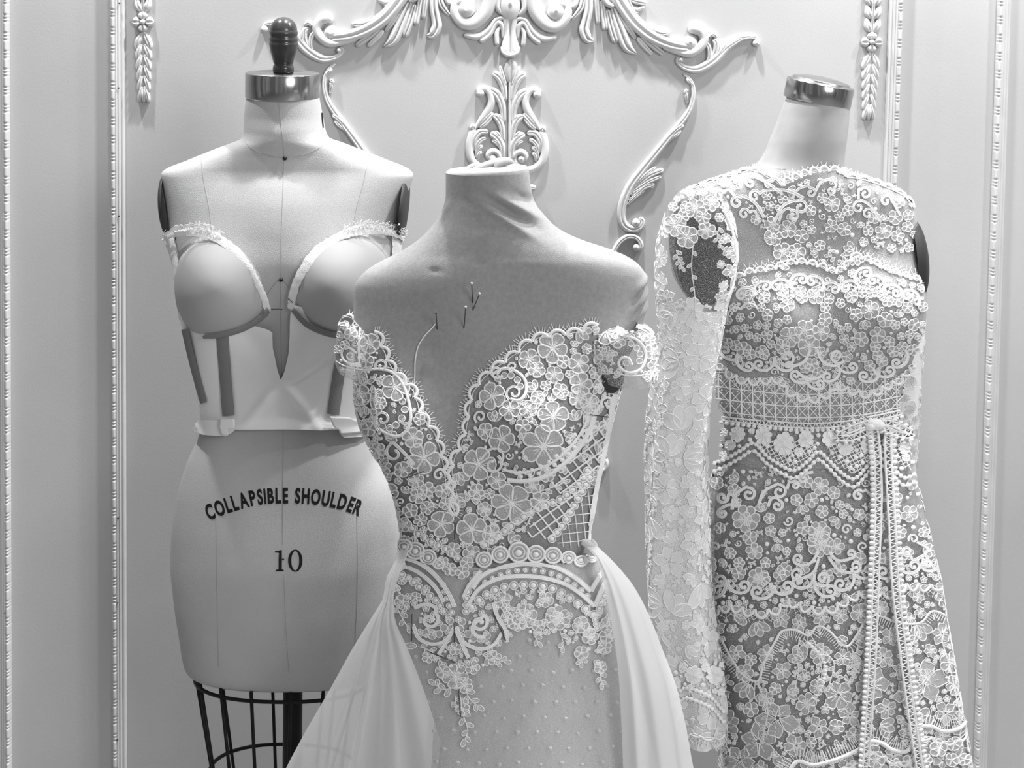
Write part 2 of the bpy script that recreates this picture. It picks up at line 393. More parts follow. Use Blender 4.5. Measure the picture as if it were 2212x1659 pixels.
# crest
cr = wallthing('crest_carving', 'large white carved acanthus crest at the top middle of the wall', 'carving', (1102, 20))
b = MB(); knob(b, (1102, 12), 34, 17, rx=22); b.build('seed', P_, cr)
for s in (0, 1):
    b = MB(); stroke(b, [(1118, -30), (1131, -8), (1133, 18), (1120, 34)], [9, 12, 12, 6], 12, 0, s); b.build('calyx', P_, cr)
    b = MB()
    stroke(b, [(1146, -40), (1150, 0), (1158, 28), (1180, 52), (1203, 56), (1222, 38), (1226, 16), (1214, 8), (1202, 8)], [25, 27, 27, 26, 24, 20, 15, 13, 10], 15, 0, s)
    knob(b, (1201, 25), 19, 17, s); b.build('scroll', P_, cr)
    b = MB()
    stroke(b, [(1112, 44), (1124, 40), (1137, 46), (1152, 68), (1173, 83), (1203, 80)], [7, 9, 9, 11, 13, 11], 11, 0, s)
    stroke(b, [(1118, 84), (1120, 60), (1128, 50), (1136, 56), (1148, 78), (1168, 94)], [6, 10, 11, 9, 10, 12], 11, 0, s)
    stroke(b, [(1123, 55), (1132, 72), (1130, 100)], [6, 10, 9], 10, 0, s)
    b.build('side_lobe', P_, cr)
    b = MB()
    A = [([(1262, -20), (1257, 12), (1246, 30), (1234, 42)], [11, 12, 10, 6], 11, .5), ([(1246, -18), (1244, 8), (1234, 16)], [10, 9, 8], 9, 0),
         ([(1270, -20), (1271, 20), (1265, 48), (1262, 66), (1270, 84), (1283, 88)], [15, 18, 18, 20, 18, 6], 13, .55),
         ([(1288, -10), (1290, 25), (1292, 52)], [9, 11, 10], 10, .3), ([(1300, 0), (1304, 35), (1308, 66)], [9, 12, 13], 11, .3),
         ([(1312, 20), (1320, 60), (1331, 93)], [10, 14, 14], 12, .45), ([(1322, 15), (1338, 60), (1354, 100), (1375, 117)], [12, 20, 21, 4], 14, .55),
         ([(1338, 30), (1356, 58), (1373, 84)], [10, 13, 7], 10, .4), ([(1376, 80), (1390, 98), (1409, 118)], [8, 11, 9], 9, .3),
         ([(1384, 76), (1408, 97), (1434, 118)], [9, 13, 10], 10, .5),
         ([(1322, -30), (1344, 12), (1374, 52), (1410, 80), (1450, 97), (1490, 104)], [26, 27, 26, 25, 22, 18], 16, .35),
         ([(1352, -10), (1372, 32), (1400, 60), (1425, 72), (1446, 71)], [8, 9, 10, 12, 5], 12, .3),
         ([(1348, -8), (1368, 2), (1394, 8)], [9, 10, 12], 10, .3), ([(1358, 12), (1376, 20), (1392, 14)], [7, 9, 10], 9, 0), ([(1362, 20), (1374, 27), (1380, 24)], [6, 7, 5], 8, 0),
         ([(1296, -16), (1312, 8), (1327, 14)], [10, 12, 9], 16, 0),
         ([(1430, 101), (1465, 112), (1492, 114), (1512, 101), (1520, 84), (1514, 68), (1500, 62), (1487, 68)], [9, 13, 18, 19, 18, 20, 22, 14], 15, 0),
         ([(1518, 100), (1522, 85), (1519, 72)], [5, 8, 5], 11, 0)]
    for pts, w, h, g in A: stroke(b, pts, w, h, g, s)
    knob(b, (1490, 92), 15, 14, s, 17)
    b.build('acanthus_leaf', P_, cr)
b = MB(); stroke(b, [(1102, 40), (1102, 70), (1102, 100), (1102, 124)], [30, 24, 34, 44], 15, .45, r0=False); stroke(b, [(1082, 100), (1088, 114), (1102, 119), (1117, 114), (1122, 100)], [4, 8, 10, 8, 4], 17)
b.build('tongue', P_, cr)
for s, side in ((0, 'right'), (1, 'left')):
    t = wallthing('leaf_scroll_carving', 'white carved S-shaped leaf scroll at the %s end of the crest' % side, 'carving', tuple(mir((1540, 120))) if s else (1540, 120), 'leaf scrolls beside the crest')
    b = MB()
    stroke(b, [(1636, 92), (1634, 84), (1620, 80), (1597, 84), (1568, 103), (1540, 131), (1508, 149), (1480, 146), (1464, 134), (1464, 126), (1471, 125)], [6, 6, 9, 13, 18, 20, 16, 12, 9, 8, 6], 11, .2, s)
    knob(b, (1633, 93), 8, 13, s); knob(b, (1470, 129), 6, 11, s)
    b.build('stem', P_, t)
    for pts, w in (([(1520, 146), (1531, 126), (1531, 105), (1524, 92)], [5, 9, 10, 9]), ([(1530, 140), (1544, 112), (1546, 92), (1538, 84)], [6, 10, 12, 10]),
                   ([(1540, 132), (1552, 108), (1552, 92)], [5, 8, 6]), ([(1546, 126), (1562, 104), (1576, 88)], [6, 10, 6]), ([(1556, 116), (1580, 96), (1606, 81)], [6, 11, 6]), ([(1532, 80), (1540, 75), (1548, 82)], [5, 9, 5])):
        b = MB(); stroke(b, pts, w, 11, .25, s, r0=False); b.build('leaf', P_, t)
for s, side in ((0, 'right'), (1, 'left')):
    t = wallthing('stem_carving', 'slim white carved vine stem curving down the wall %s' % ('right of the palmette' if not s else 'behind the size ten form'), 'carving', tuple(mir((1470, 260))) if s else (1470, 260), 'vine stems below the crest')
    b = MB()
    stroke(b, [(1475, 159), (1489, 170), (1497, 190), (1496, 215), (1486, 243), (1464, 273), (1438, 304), (1412, 336), (1386, 368), (1362, 400), (1346, 436), (1342, 466), (1350, 487), (1368, 495), (1384, 489), (1388, 477), (1380, 470)],
           [4, 7, 8, 9, 11, 13, 14, 15, 16, 17, 17, 16, 15, 13, 11, 9, 8], 10, .25, s)
    knob(b, (1374, 480), 9, 12, s); b.build('stem', P_, t)
    L = [([(1440, 300), (1462, 278), (1477, 269)], [5, 10, 8]), ([(1447, 302), (1462, 290), (1471, 280)], [4, 8, 6]), ([(1484, 208), (1480, 198), (1487, 193)], [4, 7, 5]), ([(1484, 222), (1482, 206), (1486, 200)], [4, 7, 5]), ([(1494, 182), (1486, 174), (1484, 168)], [4, 7, 4]),
         ([(1372, 400), (1395, 376), (1416, 360)], [6, 9, 6]), ([(1368, 408), (1400, 380), (1433, 366)], [6, 12, 9]), ([(1366, 414), (1400, 392), (1428, 380)], [6, 11, 8]), ([(1362, 420), (1392, 404), (1414, 396)], [6, 10, 8]), ([(1358, 432), (1380, 414), (1398, 400), (1412, 404)], [6, 10, 10, 9]), ([(1356, 440), (1372, 424), (1392, 410)], [5, 8, 6])]
    for pts, w in L:
        b = MB(); stroke(b, pts, w, 10, .2, s, r0=False); b.build('leaf', P_, t)
# palmette
WK = 1.25
t = wallthing('palmette_carving', 'white carved palmette with curled leaves above the grey jersey form', 'carving', (1104, 250))
b = MB(); stroke(b, [(1106, 372), (1105, 300), (1104, 200), (1104, 158)], [15, 12, 10, 9], 10, .3); stroke(b, [(1104, 180), (1104, 152), (1104, 126)], [14, 26, 10], 11, .2); b.build('stem', P_, t)
for s in (0, 1):
    b = MB()
    for pts, w in (([(1107, 185), (1116, 160), (1121, 142)], [7, 9, 6]), ([(1105, 218), (1111, 188), (1121, 168), (1136, 159)], [8, 12, 14, 11]), ([(1108, 190), (1115, 170), (1124, 157)], [5, 7, 5]),
                   ([(1106, 265), (1112, 228), (1124, 205), (1141, 194)], [8, 13, 15, 11]), ([(1112, 218), (1120, 203), (1128, 194)], [4, 7, 5]), ([(1105, 306), (1110, 275), (1120, 256), (1131, 250)], [7, 11, 13, 10]), ([(1111, 262), (1116, 252), (1120, 247)], [4, 6, 5]),
                   ([(1104, 346), (1107, 318), (1117, 300), (1134, 288)], [7, 12, 14, 13]), ([(1110, 300), (1117, 290), (1125, 284)], [4, 7, 5]), ([(1112, 318), (1120, 308), (1130, 304)], [5, 8, 6]),
                   ([(1165, 206), (1160, 197), (1150, 194), (1139, 204), (1135, 222), (1142, 243), (1155, 262), (1166, 280)], [12, 13, 12, 13, 14, 14, 11, 6]),
                   ([(1130, 244), (1143, 258), (1158, 276)], [10, 12, 7]), ([(1132, 254), (1144, 268), (1158, 280)], [6, 9, 6]),
                   ([(1168, 280), (1174, 296), (1177, 320), (1172, 345), (1156, 362), (1136, 366), (1120, 358), (1112, 346), (1113, 334), (1122, 328)], [10, 13, 14, 14, 13, 12, 11, 11, 10, 8]),
                   ([(1166, 330), (1168, 308), (1156, 288), (1138, 287)], [6, 11, 12, 10]), ([(1162, 335), (1160, 315), (1150, 303), (1142, 303)], [5, 9, 9, 7]), ([(1160, 345), (1160, 328), (1150, 315)], [5, 8, 10]), ([(1158, 350), (1157, 338), (1151, 328)], [4, 7, 8]), ([(1166, 284), (1172, 277), (1176, 286)], [7, 10, 8])):
        stroke(b, pts, w, 11, .2 if len(pts) < 6 else 0, s)
    knob(b, (1160, 204), 9, 14, s); stroke(b, [(1110, 345), (1114, 332), (1126, 327), (1136, 336), (1133, 347)], [8, 10, 11, 10, 8], 12, 0, s); knob(b, (1126, 343), 9, 13, s)
    for y in (198, 204, 210, 216, 252, 258, 264, 292, 299, 306): knob(b, (1111 - (y % 40) * .05, y), 2.6, 8, s)
    b.build('leaf_cluster', P_, t)
b = MB(); stroke(b, [(1112, 392), (1136, 402), (1158, 404)], [10, 12, 6], 18, .2); b.build('leaf_tip', P_, t)
WK = 1.05
# lower scroll that shows beside the grey form
t = wallthing('scroll_carving', 'white carved scroll curl beside the grey form\'s shoulder', 'carving', (1350, 600))
b = MB(); stroke(b, [(1312, 585), (1322, 552), (1337, 524), (1357, 510), (1376, 514), (1385, 530), (1378, 541)], [9, 10, 11, 11, 10, 10, 8], 11, .15); knob(b, (1374, 533), 8, 13); b.build('curl', P_, t)
b = MB(); stroke(b, [(1312, 585), (1300, 650), (1290, 740), (1284, 840), (1290, 930), (1302, 985)], [9, 13, 15, 15, 13, 9], 11, .2); b.build('stem', P_, t)
t = wallthing('scroll_end_carving', 'small white carved scroll end on the wall beside the gown\'s waist', 'carving', (1300, 1000))
b = MB(); stroke(b, [(1290, 1010), (1304, 1012), (1310, 1000), (1304, 988), (1292, 990)], [8, 10, 11, 10, 8], 14); stroke(b, [(1296, 960), (1305, 975), (1308, 990)], [6, 10, 8], 14); stroke(b, [(1288, 1022), (1296, 1024), (1301, 1018)], [6, 9, 6], 12); b.build('curl', P_, t)
# garlands with a rosette
for side, c, n, yb, lab in (('left', (310, 47), 5, 221, 'white carved rosette with hanging leaves on the wall above the size ten form'), ('right', (1882, 91), 5, 259, 'white carved rosette with hanging leaves beside the steel-capped neck of the lace dress')):
    t = wallthing('garland_carving', lab, 'carving', c, 'rosette garlands on the wall')
    lean = -.045 if side == 'right' else .01
    def Q(x, y): return (c[0] + x + lean * y, c[1] + y)
    b = MB()
    for a in range(4):
        an = math.radians(90 * a)
        dx, dy = math.cos(an), math.sin(an)
        stroke(b, [Q(4 * dx, 4 * dy), Q(12 * dx, 12 * dy), Q(23 * dx, 22 * dy)], [9, 20, 22], 13, .35, lift=1.0)
    knob(b, Q(0, 0), 6, 17); b.build('rosette', P_, t)
    L = yb - c[1]; m_ = 6
    for up in (0, 1):
        b = MB()
        if not up: stroke(b, [Q(0, 20), Q(0, L * .5), Q(0, L - 14)], [10, 8, 6], 8, .3)
        else: stroke(b, [Q(0, -18), Q(0, -60), Q(0, -130)], [8, 9, 10], 8, .3)
        for i in range(m_):
            for sx in (-1, 1):
                if not up:
                    y0 = 24 + (L - 60) * i / (m_ - 1); k = 1 - .38 * i / m_
                    stroke(b, [Q(sx * 2, y0), Q(sx * 9 * k, y0 + 14), Q(sx * 14 * k, y0 + 30), Q(sx * 10 * k, y0 + 36)], [7, 14 * k, 11 * k, 5], 11, .25)
                else:
                    y0 = -22 - 28 * i
                    stroke(b, [Q(sx * 3, y0), Q(sx * 10, y0 - 12), Q(sx * 13, y0 - 30)], [7, 15, 7], 11, .25)
        if not up: stroke(b, [Q(0, L - 34), Q(0, L - 18), Q(0, L)], [10, 15, 7], 11, .2)
        b.build('leaf_chain', P_, t)
# ---------------------------------------------------------------- size ten dress form
FL = Body([(203, 533, 688, .0555, .0555, 2.0), (250, 528, 697, .056, .056, 2.0), (285, 527, 704, .060, .060, 2.1), (300, 522, 712, .060, .064), (308, 502, 736, .059, .064), (320, 470, 768, .057, .064), (335, 432, 808, .056, .064), (350, 395, 846, .056, .066), (362, 364, 876, .056, .068),
           (370, 352, 888, .057, .069), (378, 348, 893, .059, .070), (400, 351, 887, .066, .072), (440, 358, 874, .077, .078), (500, 366, 862, .088, .088), (560, 374, 856, .094, .092), (640, 388, 846, .090, .092), (720, 405, 832, .083, .088), (800, 424, 812, .083, .084),
           (870, 438, 788, .084, .082), (905, 440, 776, .085, .083), (940, 430, 784, .088, .086), (1000, 404, 822, .096, .094), (1070, 384, 854, .105, .104), (1150, 373, 868, .113, .112), (1210, 371, 871, .116, .116), (1290, 378, 868, .116, .116), (1370, 390, 860, .112, .112), (1425, 399, 852, .108, .108), (1442, 407, 844, .102, .102), (1450, 420, 830, .092, .092)],
          -.33, 4, 128, 2.35, [(478, 622, 80, 92, .034), (742, 612, 80, 92, .034), (610, 430, 70, 120, .006)])
t = thing('dress_form', 'cream linen dress form marked size 10 with a wooden neck finial', 'dress form', at([[612, 2460]], -.33)[0] * [1, 1, 0])
DF = t
torso = FL.mesh('torso', M['linen'], t)
def seam(pts, body, m, parent, w=.0007, off=.0002, name='seam'):
    q = resample(spline(pts, 10), 7); P, Nn = body.px(q, off)
    V, f = tube(P, w, 5); return link(name, V, f, m, parent)
for s_ in ([(600, 208), (606, 260), (613, 338), (609, 470), (606, 602), (606, 660), (608, 780), (612, 940), (611, 1100), (612, 1176)], [(614, 1244), (617, 1340), (624, 1452)], [(525, 302), (545, 322), (580, 336), (613, 340), (655, 334), (690, 320), (708, 304)],
           [(434, 338), (440, 390), (452, 450), (458, 505)], [(797, 330), (786, 390), (770, 450), (760, 505)], [(466, 1100), (468, 1250), (472, 1440)], [(770, 1090), (772, 1250), (766, 1420)], [(575, 638), (606, 604), (636, 640)]):
    seam(s_, FL, M['seam'], torso, .0004)
# steel cap and finial
def cap(rows, m, name, parent, axis=(0, 0, 1), C=None):
    V, f = lathe(rows, C, axis, 64); return link(name, V, f, m, parent)
c0 = at([[610, 200]], -.33)[0]; sc_ = (CAM[1] * -1 - .33) / F
rr = 80 * sc_
ctop = cap([(.002, -.009), (rr * .98, -.009), (rr, -.007), (rr, 41 * sc_), (rr * .985, 43 * sc_), (.002, 43.5 * sc_)], M['steel'], 'neck_cap', t, (0, -.05, 1), c0)
fin = [(20, 0), (22.5, 1), (23, 10), (22, 15), (19.5, 18), (21.5, 21), (22.5, 26), (24, 32), (28, 45), (31, 60), (31.5, 66), (30, 68), (31.5, 71), (31, 76), (29, 80), (30.5, 84), (31.5, 90), (29.8, 92), (29.6, 95), (28.2, 102), (25, 109), (19.5, 115.5), (12, 120), (5, 122), (.1, 122.5)]
cap([(.001, -.004)] + [(r * sc_, h * sc_ * .98) for r, h in fin], M['wood'], 'finial', t, (0, -.03, 1), c0 + np.array([.0015, -.002, 43.5 * sc_]))
# arm plates
for sx, (x, y, sy, sz) in ((-1, (366, 446, .066, 74)), (1, (866, 455, .070, 82))):
    C = at([[x, y]], -.315)[0]; b = MB(); V = []; sz *= sc_
    nr = 10
    for i in range(nr + 1):
        q = i / nr * math.pi / 2
        th = np.linspace(0, 2 * math.pi, 40, endpoint=False)
        yy = np.cos(th) * sy * math.sin(q); zz = np.sin(th) * sz * math.sin(q)
        V.append(np.stack([C[0] + sx * (.012 * math.cos(q) ** .8) - sx * zz * -.10 - .0 * yy, C[1] + yy, C[2] + zz], 1))
    b.add(np.concatenate(V), gridf(nr + 1, 40, True)); b.build('arm_plate', M['dark'], t)
# wire cage and pole
for py, w, dp, name in ((1466, 388, .100, 'cage_ring'), (1660, 322, .098, 'cage_ring')):
    C = at([[612, py]], -.33)[0]; th = np.linspace(0, 2 * math.pi, 73)
    P = np.stack([C[0] + np.sign(np.cos(th)) * np.abs(np.cos(th)) ** .85 * w / 2 * sc_, C[1] + np.sin(th) * dp, C[2] + 0 * th], 1)
    V, f = tube(P, .0032, 8, False); link(name, V, f, M['black'], t)
th0 = [178, 212, 236, 258, 277, 297, 322, 347, 20, 60, 100, 140]
for a in th0:
    a = math.radians(a); A = at([[612, 1446]], -.33)[0]; B = at([[612, 1660]], -.33)[0]; P = []
    for C, w, dp in ((A, 396, .101), (B, 322, .098)):
        P.append((C[0] + np.sign(math.cos(a)) * abs(math.cos(a)) ** .85 * w / 2 * sc_, C[1] + math.sin(a) * dp, C[2]))
    P = np.array(P); P = np.concatenate([P, [P[1] + (P[1] - P[0]) * .55]])
    V, f = tube(P, .0028, 8); link('cage_wire', V, f, M['black'], t)
C = at([[633, 1450]], -.33)[0]
V, f = tube(np.linspace([C[0], C[1], C[2] + .02], [C[0], C[1], .03], 6), .0157, 24); link('pole', V, f, M['black'], t)
V, f = lathe([(.002, 0), (.16, 0), (.16, .012), (.05, .03), (.03, .05), (.002, .05)], (C[0], C[1], 0)); link('base', V, f, M['black'], t)
# printed lettering
def lettering(s, path, size, bold, xs, name, serif=False):
    q = resample(spline(path, 20), 1.0); tt = tang(q); adv = []
    meshes = []
    for ch in s:
        if ch == ' ': meshes.append(None); adv.append(.62 * size * xs); continue
        cu = bpy.data.curves.new('glyph', 'FONT'); cu.body = ch; cu.size = size / .73; cu.offset = bold; cu.resolution_u = 4
        o = bpy.data.objects.new('glyph', cu); COL.objects.link(o)
        bpy.context.view_layer.update()
        me = o.evaluated_get(bpy.context.evaluated_depsgraph_get()).to_mesh()
        v = np.array([x.co[:2] for x in me.vertices]); f = [tuple(p.vertices) for p in me.polygons]
        o.to_mesh_clear(); bpy.data.objects.remove(o); bpy.data.curves.remove(cu)
        v[:, 0] -= v[:, 0].min(); wv = v[:, 0].max(); v[:, 0] *= xs
        meshes.append((v, f, wv * xs)); adv.append(wv * xs + .15 * size * xs)
    k = (len(q) - 1) / (sum(adv) - .15 * size * xs); b = MB(); pos = 0
    for mm, a in zip(meshes, adv):
        if mm:
            v, f, wv = mm; i = int(min(max((pos + wv / 2) * k, 0), len(q) - 1)); o_, t_ = q[i], tt[i]; n_ = np.array([t_[1], -t_[0]])
            X = o_[None] + (v[:, :1] - wv / 2) * k * t_[None] + v[:, 1:2] * n_[None]
            P, _ = FL.px(X, .0006); b.add(P, f)
        pos += a
    b.build(name, M['ink'], torso, False)
lettering('COLLAPSIBLE SHOULDER', [(452, 1123), (500, 1105), (555, 1090), (616, 1086), (680, 1089), (735, 1099), (776, 1114)], 33, 1.7, .66, 'lettering')
# serif numeral
b = MB()
def inkpoly(outer, inner=None):
    o_ = np.array(outer, float)
    if inner is None:
        c = o_.mean(0); P, _ = FL.px(np.concatenate([o_, [c]]), .0006); n = len(o_); b.add(P, [(i, (i + 1) % n, n) for i in range(n)])
    else:
        i_ = np.array(inner, float); n = len(o_); P, _ = FL.px(np.concatenate([o_, i_]), .0006); b.add(P, [(i, (i + 1) % n, n + (i + 1) % n, n + i) for i in range(n)])
inkpoly([(603, 1190), (609, 1187.5), (609, 1210), (609, 1230), (602, 1230), (602, 1210)])
inkpoly([(594, 1190.5), (600, 1190), (609, 1187.5), (606, 1192), (603, 1194.5), (598, 1193.5), (594, 1193.5)])
inkpoly([(596, 1231), (602, 1229.5), (609, 1229.5), (613, 1231), (613, 1234), (596, 1234)])
th = np.linspace(0, 2 * math.pi, 40, endpoint=False)
inkpoly(np.stack([638 + 15.5 * np.cos(th), 1211 + 24 * np.sin(th)], 1), np.stack([638 + 8.6 * np.cos(th), 1211 + 21 * np.sin(th)], 1))
b.build('size_number', M['ink'], torso, False)
def pin(body, p, tip, head, name, label, group, hm='pearl', rad=.0007, hr=.0016, out=.02):
    """straight pin: enters the body at p, its head stands out at pixel tip"""
    A, n = body.px([p], -.001); Y = A[0][1] - out; B = at([tip], Y)[0]
    tt_ = thing(name, label, 'pin', A[0], group)
    V, f = tube([A[0], B], rad, 6); link('shaft', V, f, M['pin'], tt_)
    V, f = lathe([(.0001, -hr), (hr * .7, -hr * .7), (hr, 0), (hr * .7, hr * .7), (.0001, hr)], B, B - A[0], 10); link('head', V, f, M[hm], tt_)
def stud(body, p, label, grp='black-headed pins', r=.0032):
    A, n = body.px([p], .0005); tt_ = thing('ball_pin', label, 'pin', A[0], grp)
    ax = n[0]
    V, f = lathe([(.0001, -.001), (r * .8, 0), (r, r * .5), (r * .8, r * 1.1), (.0001, r * 1.5)], A[0], ax, 16); link('head', V, f, M['black'], tt_)
    V, f = tube([A[0] - ax * .012, A[0]], .0005, 6); link('shaft', V, f, M['pin'], tt_)
stud(FL, (616, 342), 'black ball pin at the neck seam of the size ten form'); stud(FL, (608, 604), 'black ball pin at the chest centre of the size ten form'); 
stud(FL, (612, 1208), 'small dark pin head beside the printed number ten', r=.0016)
# thread tacking mark on the neck
P, _ = FL.px(spline([(694, 244), (695, 258), (697, 276)], 6), .0012); V, f = tube(P, .0010, 6); tag(link('thread_tack', V, f, M['ink']), 'short dark thread tack on the right of the linen neck', 'thread')
# ---------------------------------------------------------------- corset on the size ten form
t = thing('corset', 'ivory satin corset with foam cups pinned on the linen form', 'corset', at([[600, 700]], -.42)[0])
def fold_satin(x, y):
    r = .0028 * (1 + np.sin((x - y * .9) / 15.0)) * np.exp(-((x - 560) / 60) ** 2 - ((y - 720) / 60) ** 2)
    r = r + .0028 * (1 + np.sin((x + y * .85) / 17.0)) * np.exp(-((x - 660) / 60) ** 2 - ((y - 720) / 70) ** 2)
    r = r + .007 * np.exp(-((x - 608 - (y - 818) * .75) / 13) ** 2) * np.clip((y - 818) / 40, 0, 1) * np.exp(-((y - 850) / 60) ** 2)
    r = r + .007 * np.exp(-((x - 608 + (y - 818) * .75) / 13) ** 2) * np.clip((y - 818) / 40, 0, 1) * np.exp(-((y - 850) / 60) ** 2)
    return r + .0012 * (1 + np.sin(x / 23.0 + y / 60.0)) + .007 * np.exp(-((y - 925) / 16) ** 2)
pan = patch(FL.px, [(640, 388, 400), (690, 394, 440), (700, 397, 560), (712, 400, 590), (750, 409, 591), (795, 420, 600), (818, 426, 607)], M['satin'], 'satin_panel', t, 5, .004, fold_satin)
patch(FL.px, [(655, 634, 640), (668, 632, 690), (700, 629, 845), (760, 625, 828), (800, 616, 815), (818, 608, 810)], M['satin'], 'satin_panel', t, 5, .004, fold_satin)
patch(FL.px, [(817, 426, 810), (860, 436, 792), (895, 428, 782), (918, 418, 780), (925, 420, 780)], M['satin'], 'satin_panel', t, 5, .0042, fold_satin)
patch(FL.px, [(905, 418, 515), (925, 418, 515), (935, 436, 505), (941, 450, 496)], M['satin'], 'satin_hem', t, 4, .012)
patch(FL.px, [(905, 720, 782), (925, 724, 782), (938, 728, 780), (946, 735, 770)], M['satin'], 'satin_hem', t, 4, .012)
def cups(c, sgn, rx, ry, top, outline):
    r = np.array(outline, float)
    P = patch(FL.px, r, M['cup'], 'cup', t, 5, .005, lambda x, y: .010 * np.clip(1 - ((x - c[0]) / rx) ** 2 - ((y - c[1]) / ry) ** 2, 0, 1) ** .5)
    return P
cups((478, 620), 1, 98, 112, None, [(512, 425, 462), (520, 408, 492), (535, 396, 516), (560, 389, 540), (590, 387, 560), (630, 389, 570), (660, 393, 570), (680, 398, 555), (700, 406, 520), (714, 422, 478)])
cups((742, 610), -1, 102, 112, None, [(508, 770, 825), (520, 736, 838), (540, 706, 845), (570, 680, 848), (600, 662, 846), (640, 648, 843), (670, 645, 838), (690, 660, 832), (705, 690, 828), (714, 720, 822)])
def band(pts, w, m, name, off=.006, parent=t, fray=0, h=.0012, body=None, wob=0):
    bd = body or FL
    q = resample(spline(pts, 10), 4); n_ = tang(q); n_ = np.stack([-n_[:, 1], n_[:, 0]], 1); ww = np.interp(np.linspace(0, 1, len(q)), np.linspace(0, 1, len(np.atleast_1d(w))), np.atleast_1d(w)) / 2
    s5 = np.array([-1, -.5, 0, .5, 1]); j = np.array([rnd.uniform(-1, 1) for _ in range(len(q) * 2)]).reshape(-1, 2) * wob
    e_ = ww[:, None] * s5[None]; e_[:, 0] += j[:, 0]; e_[:, -1] += j[:, 1]
    X = q[:, None] + n_[:, None] * e_[..., None] * .92
    o = off + h * np.array([0, .9, 1, .9, 0])[None] + 0 * e_ + (np.array([rnd.uniform(-1, 1) for _ in range(len(q))])[:, None] * wob * .0002)
    P, Nn = bd.px(X.reshape(-1, 2)); P = P + Nn * o.reshape(-1, 1)
    return link(name, P, gridf(len(q), 5), m, parent)
cupedge = []
cupedge.append(band([(366, 516), (396, 504), (440, 505), (478, 520), (515, 550), (545, 588), (568, 636), (580, 668)], [10, 18, 24, 22, 18, 16, 16, 18], M['raw'], 'raw_edge', .012, wob=1.6, h=.0006))
cupedge.append(band([(634, 662), (640, 630), (656, 592), (686, 548), (738, 512), (790, 497), (835, 502), (862, 516)], [18, 20, 22, 22, 20, 22, 20, 10], M['raw'], 'raw_edge', .012, wob=1.6, h=.0006))
band([(372, 512), (385, 560), (392, 620), (400, 690)], [22, 14, 12, 8], M['raw'], 'raw_edge', .007, wob=1)
band([(850, 505), (850, 540), (845, 600)], [26, 24, 16], M['raw'], 'raw_edge', .008, wob=1)
band([(582, 664), (560, 682), (525, 700), (480, 712), (450, 716)], [14, 14, 14, 14, 10], M['bone'], 'underwire_channel', .014, h=.002)
band([(640, 662), (668, 690), (706, 708), (745, 716), (790, 716)], [12, 14, 14, 14, 12], M['bone'], 'underwire_channel', .014, h=.002)
for pts, w in (([(483, 722), (490, 790), (499, 896)], 27), ([(408, 706), (428, 790), (449, 868)], 15), ([(746, 722), (730, 800), (716, 892)], 27)):
    band(pts, [w, w], M['bone'], 'boning_channel', .008, h=.0022)
band([(388, 690), (402, 760), (420, 850)], [10, 12, 8], M['bone'], 'side_seam', .006, h=.001, wob=1.5)
for x0, y0, pts in ((0, 0, [(901, 488, 515), (920, 486, 516), (922, 488, 503), (938, 492, 503)]), (0, 0, [(893, 706, 742), (915, 712, 780), (925, 722, 782), (936, 724, 780)])):
    patch(FL.px, pts, M['white'], 'tape_end', t, 4, .017, thick=.0015)
b = MB()
for ed, n in ((0, 110), (1, 110)):
    path = [[(366, 512), (396, 496), (440, 495), (478, 512)], [(740, 503), (790, 487), (835, 493), (866, 510)]][ed]
    q = spline(path, 40)
    for i in range(n):
        p = q[rnd.randrange(len(q))]; a = rnd.uniform(-2.2, -.6); L = rnd.uniform(4, 15)
        P, _ = FL.px(spline([(p[0], p[1] + 3), (p[0] + L * .5 * math.cos(a), p[1] + L * .5 * math.sin(a)), (p[0] + L * math.cos(a + .5), p[1] + L * math.sin(a + .5))], 3), .015)
        b.add(*tube(P, .0003, 4))
tag(b.build('frayed_thread', M['thread'], cupedge[0]), kind='stuff')
pin(FL, (378, 520), (377, 500), 0, 'straight_pin', 'straight pin at the left tip of the corset', 'pins in the corset', out=.02)
pin(FL, (584, 669), (609, 667), 0, 'straight_pin', 'straight pin lying across the gap between the corset cups', 'pins in the corset', out=.03, hm='pin')
pin(FL, (640, 662), (624, 646), 0, 'straight_pin', 'slanted straight pin at the right corset cup corner', 'pins in the corset', out=.03, hm='pin')
pin(FL, (838, 511), (862, 485), 0, 'straight_pin', 'straight pin at the right tip of the corset', 'pins in the corset', out=.02)
stud(FL, (399, 684), 'black ball pin low on the corset side seam', 'black-headed pins')
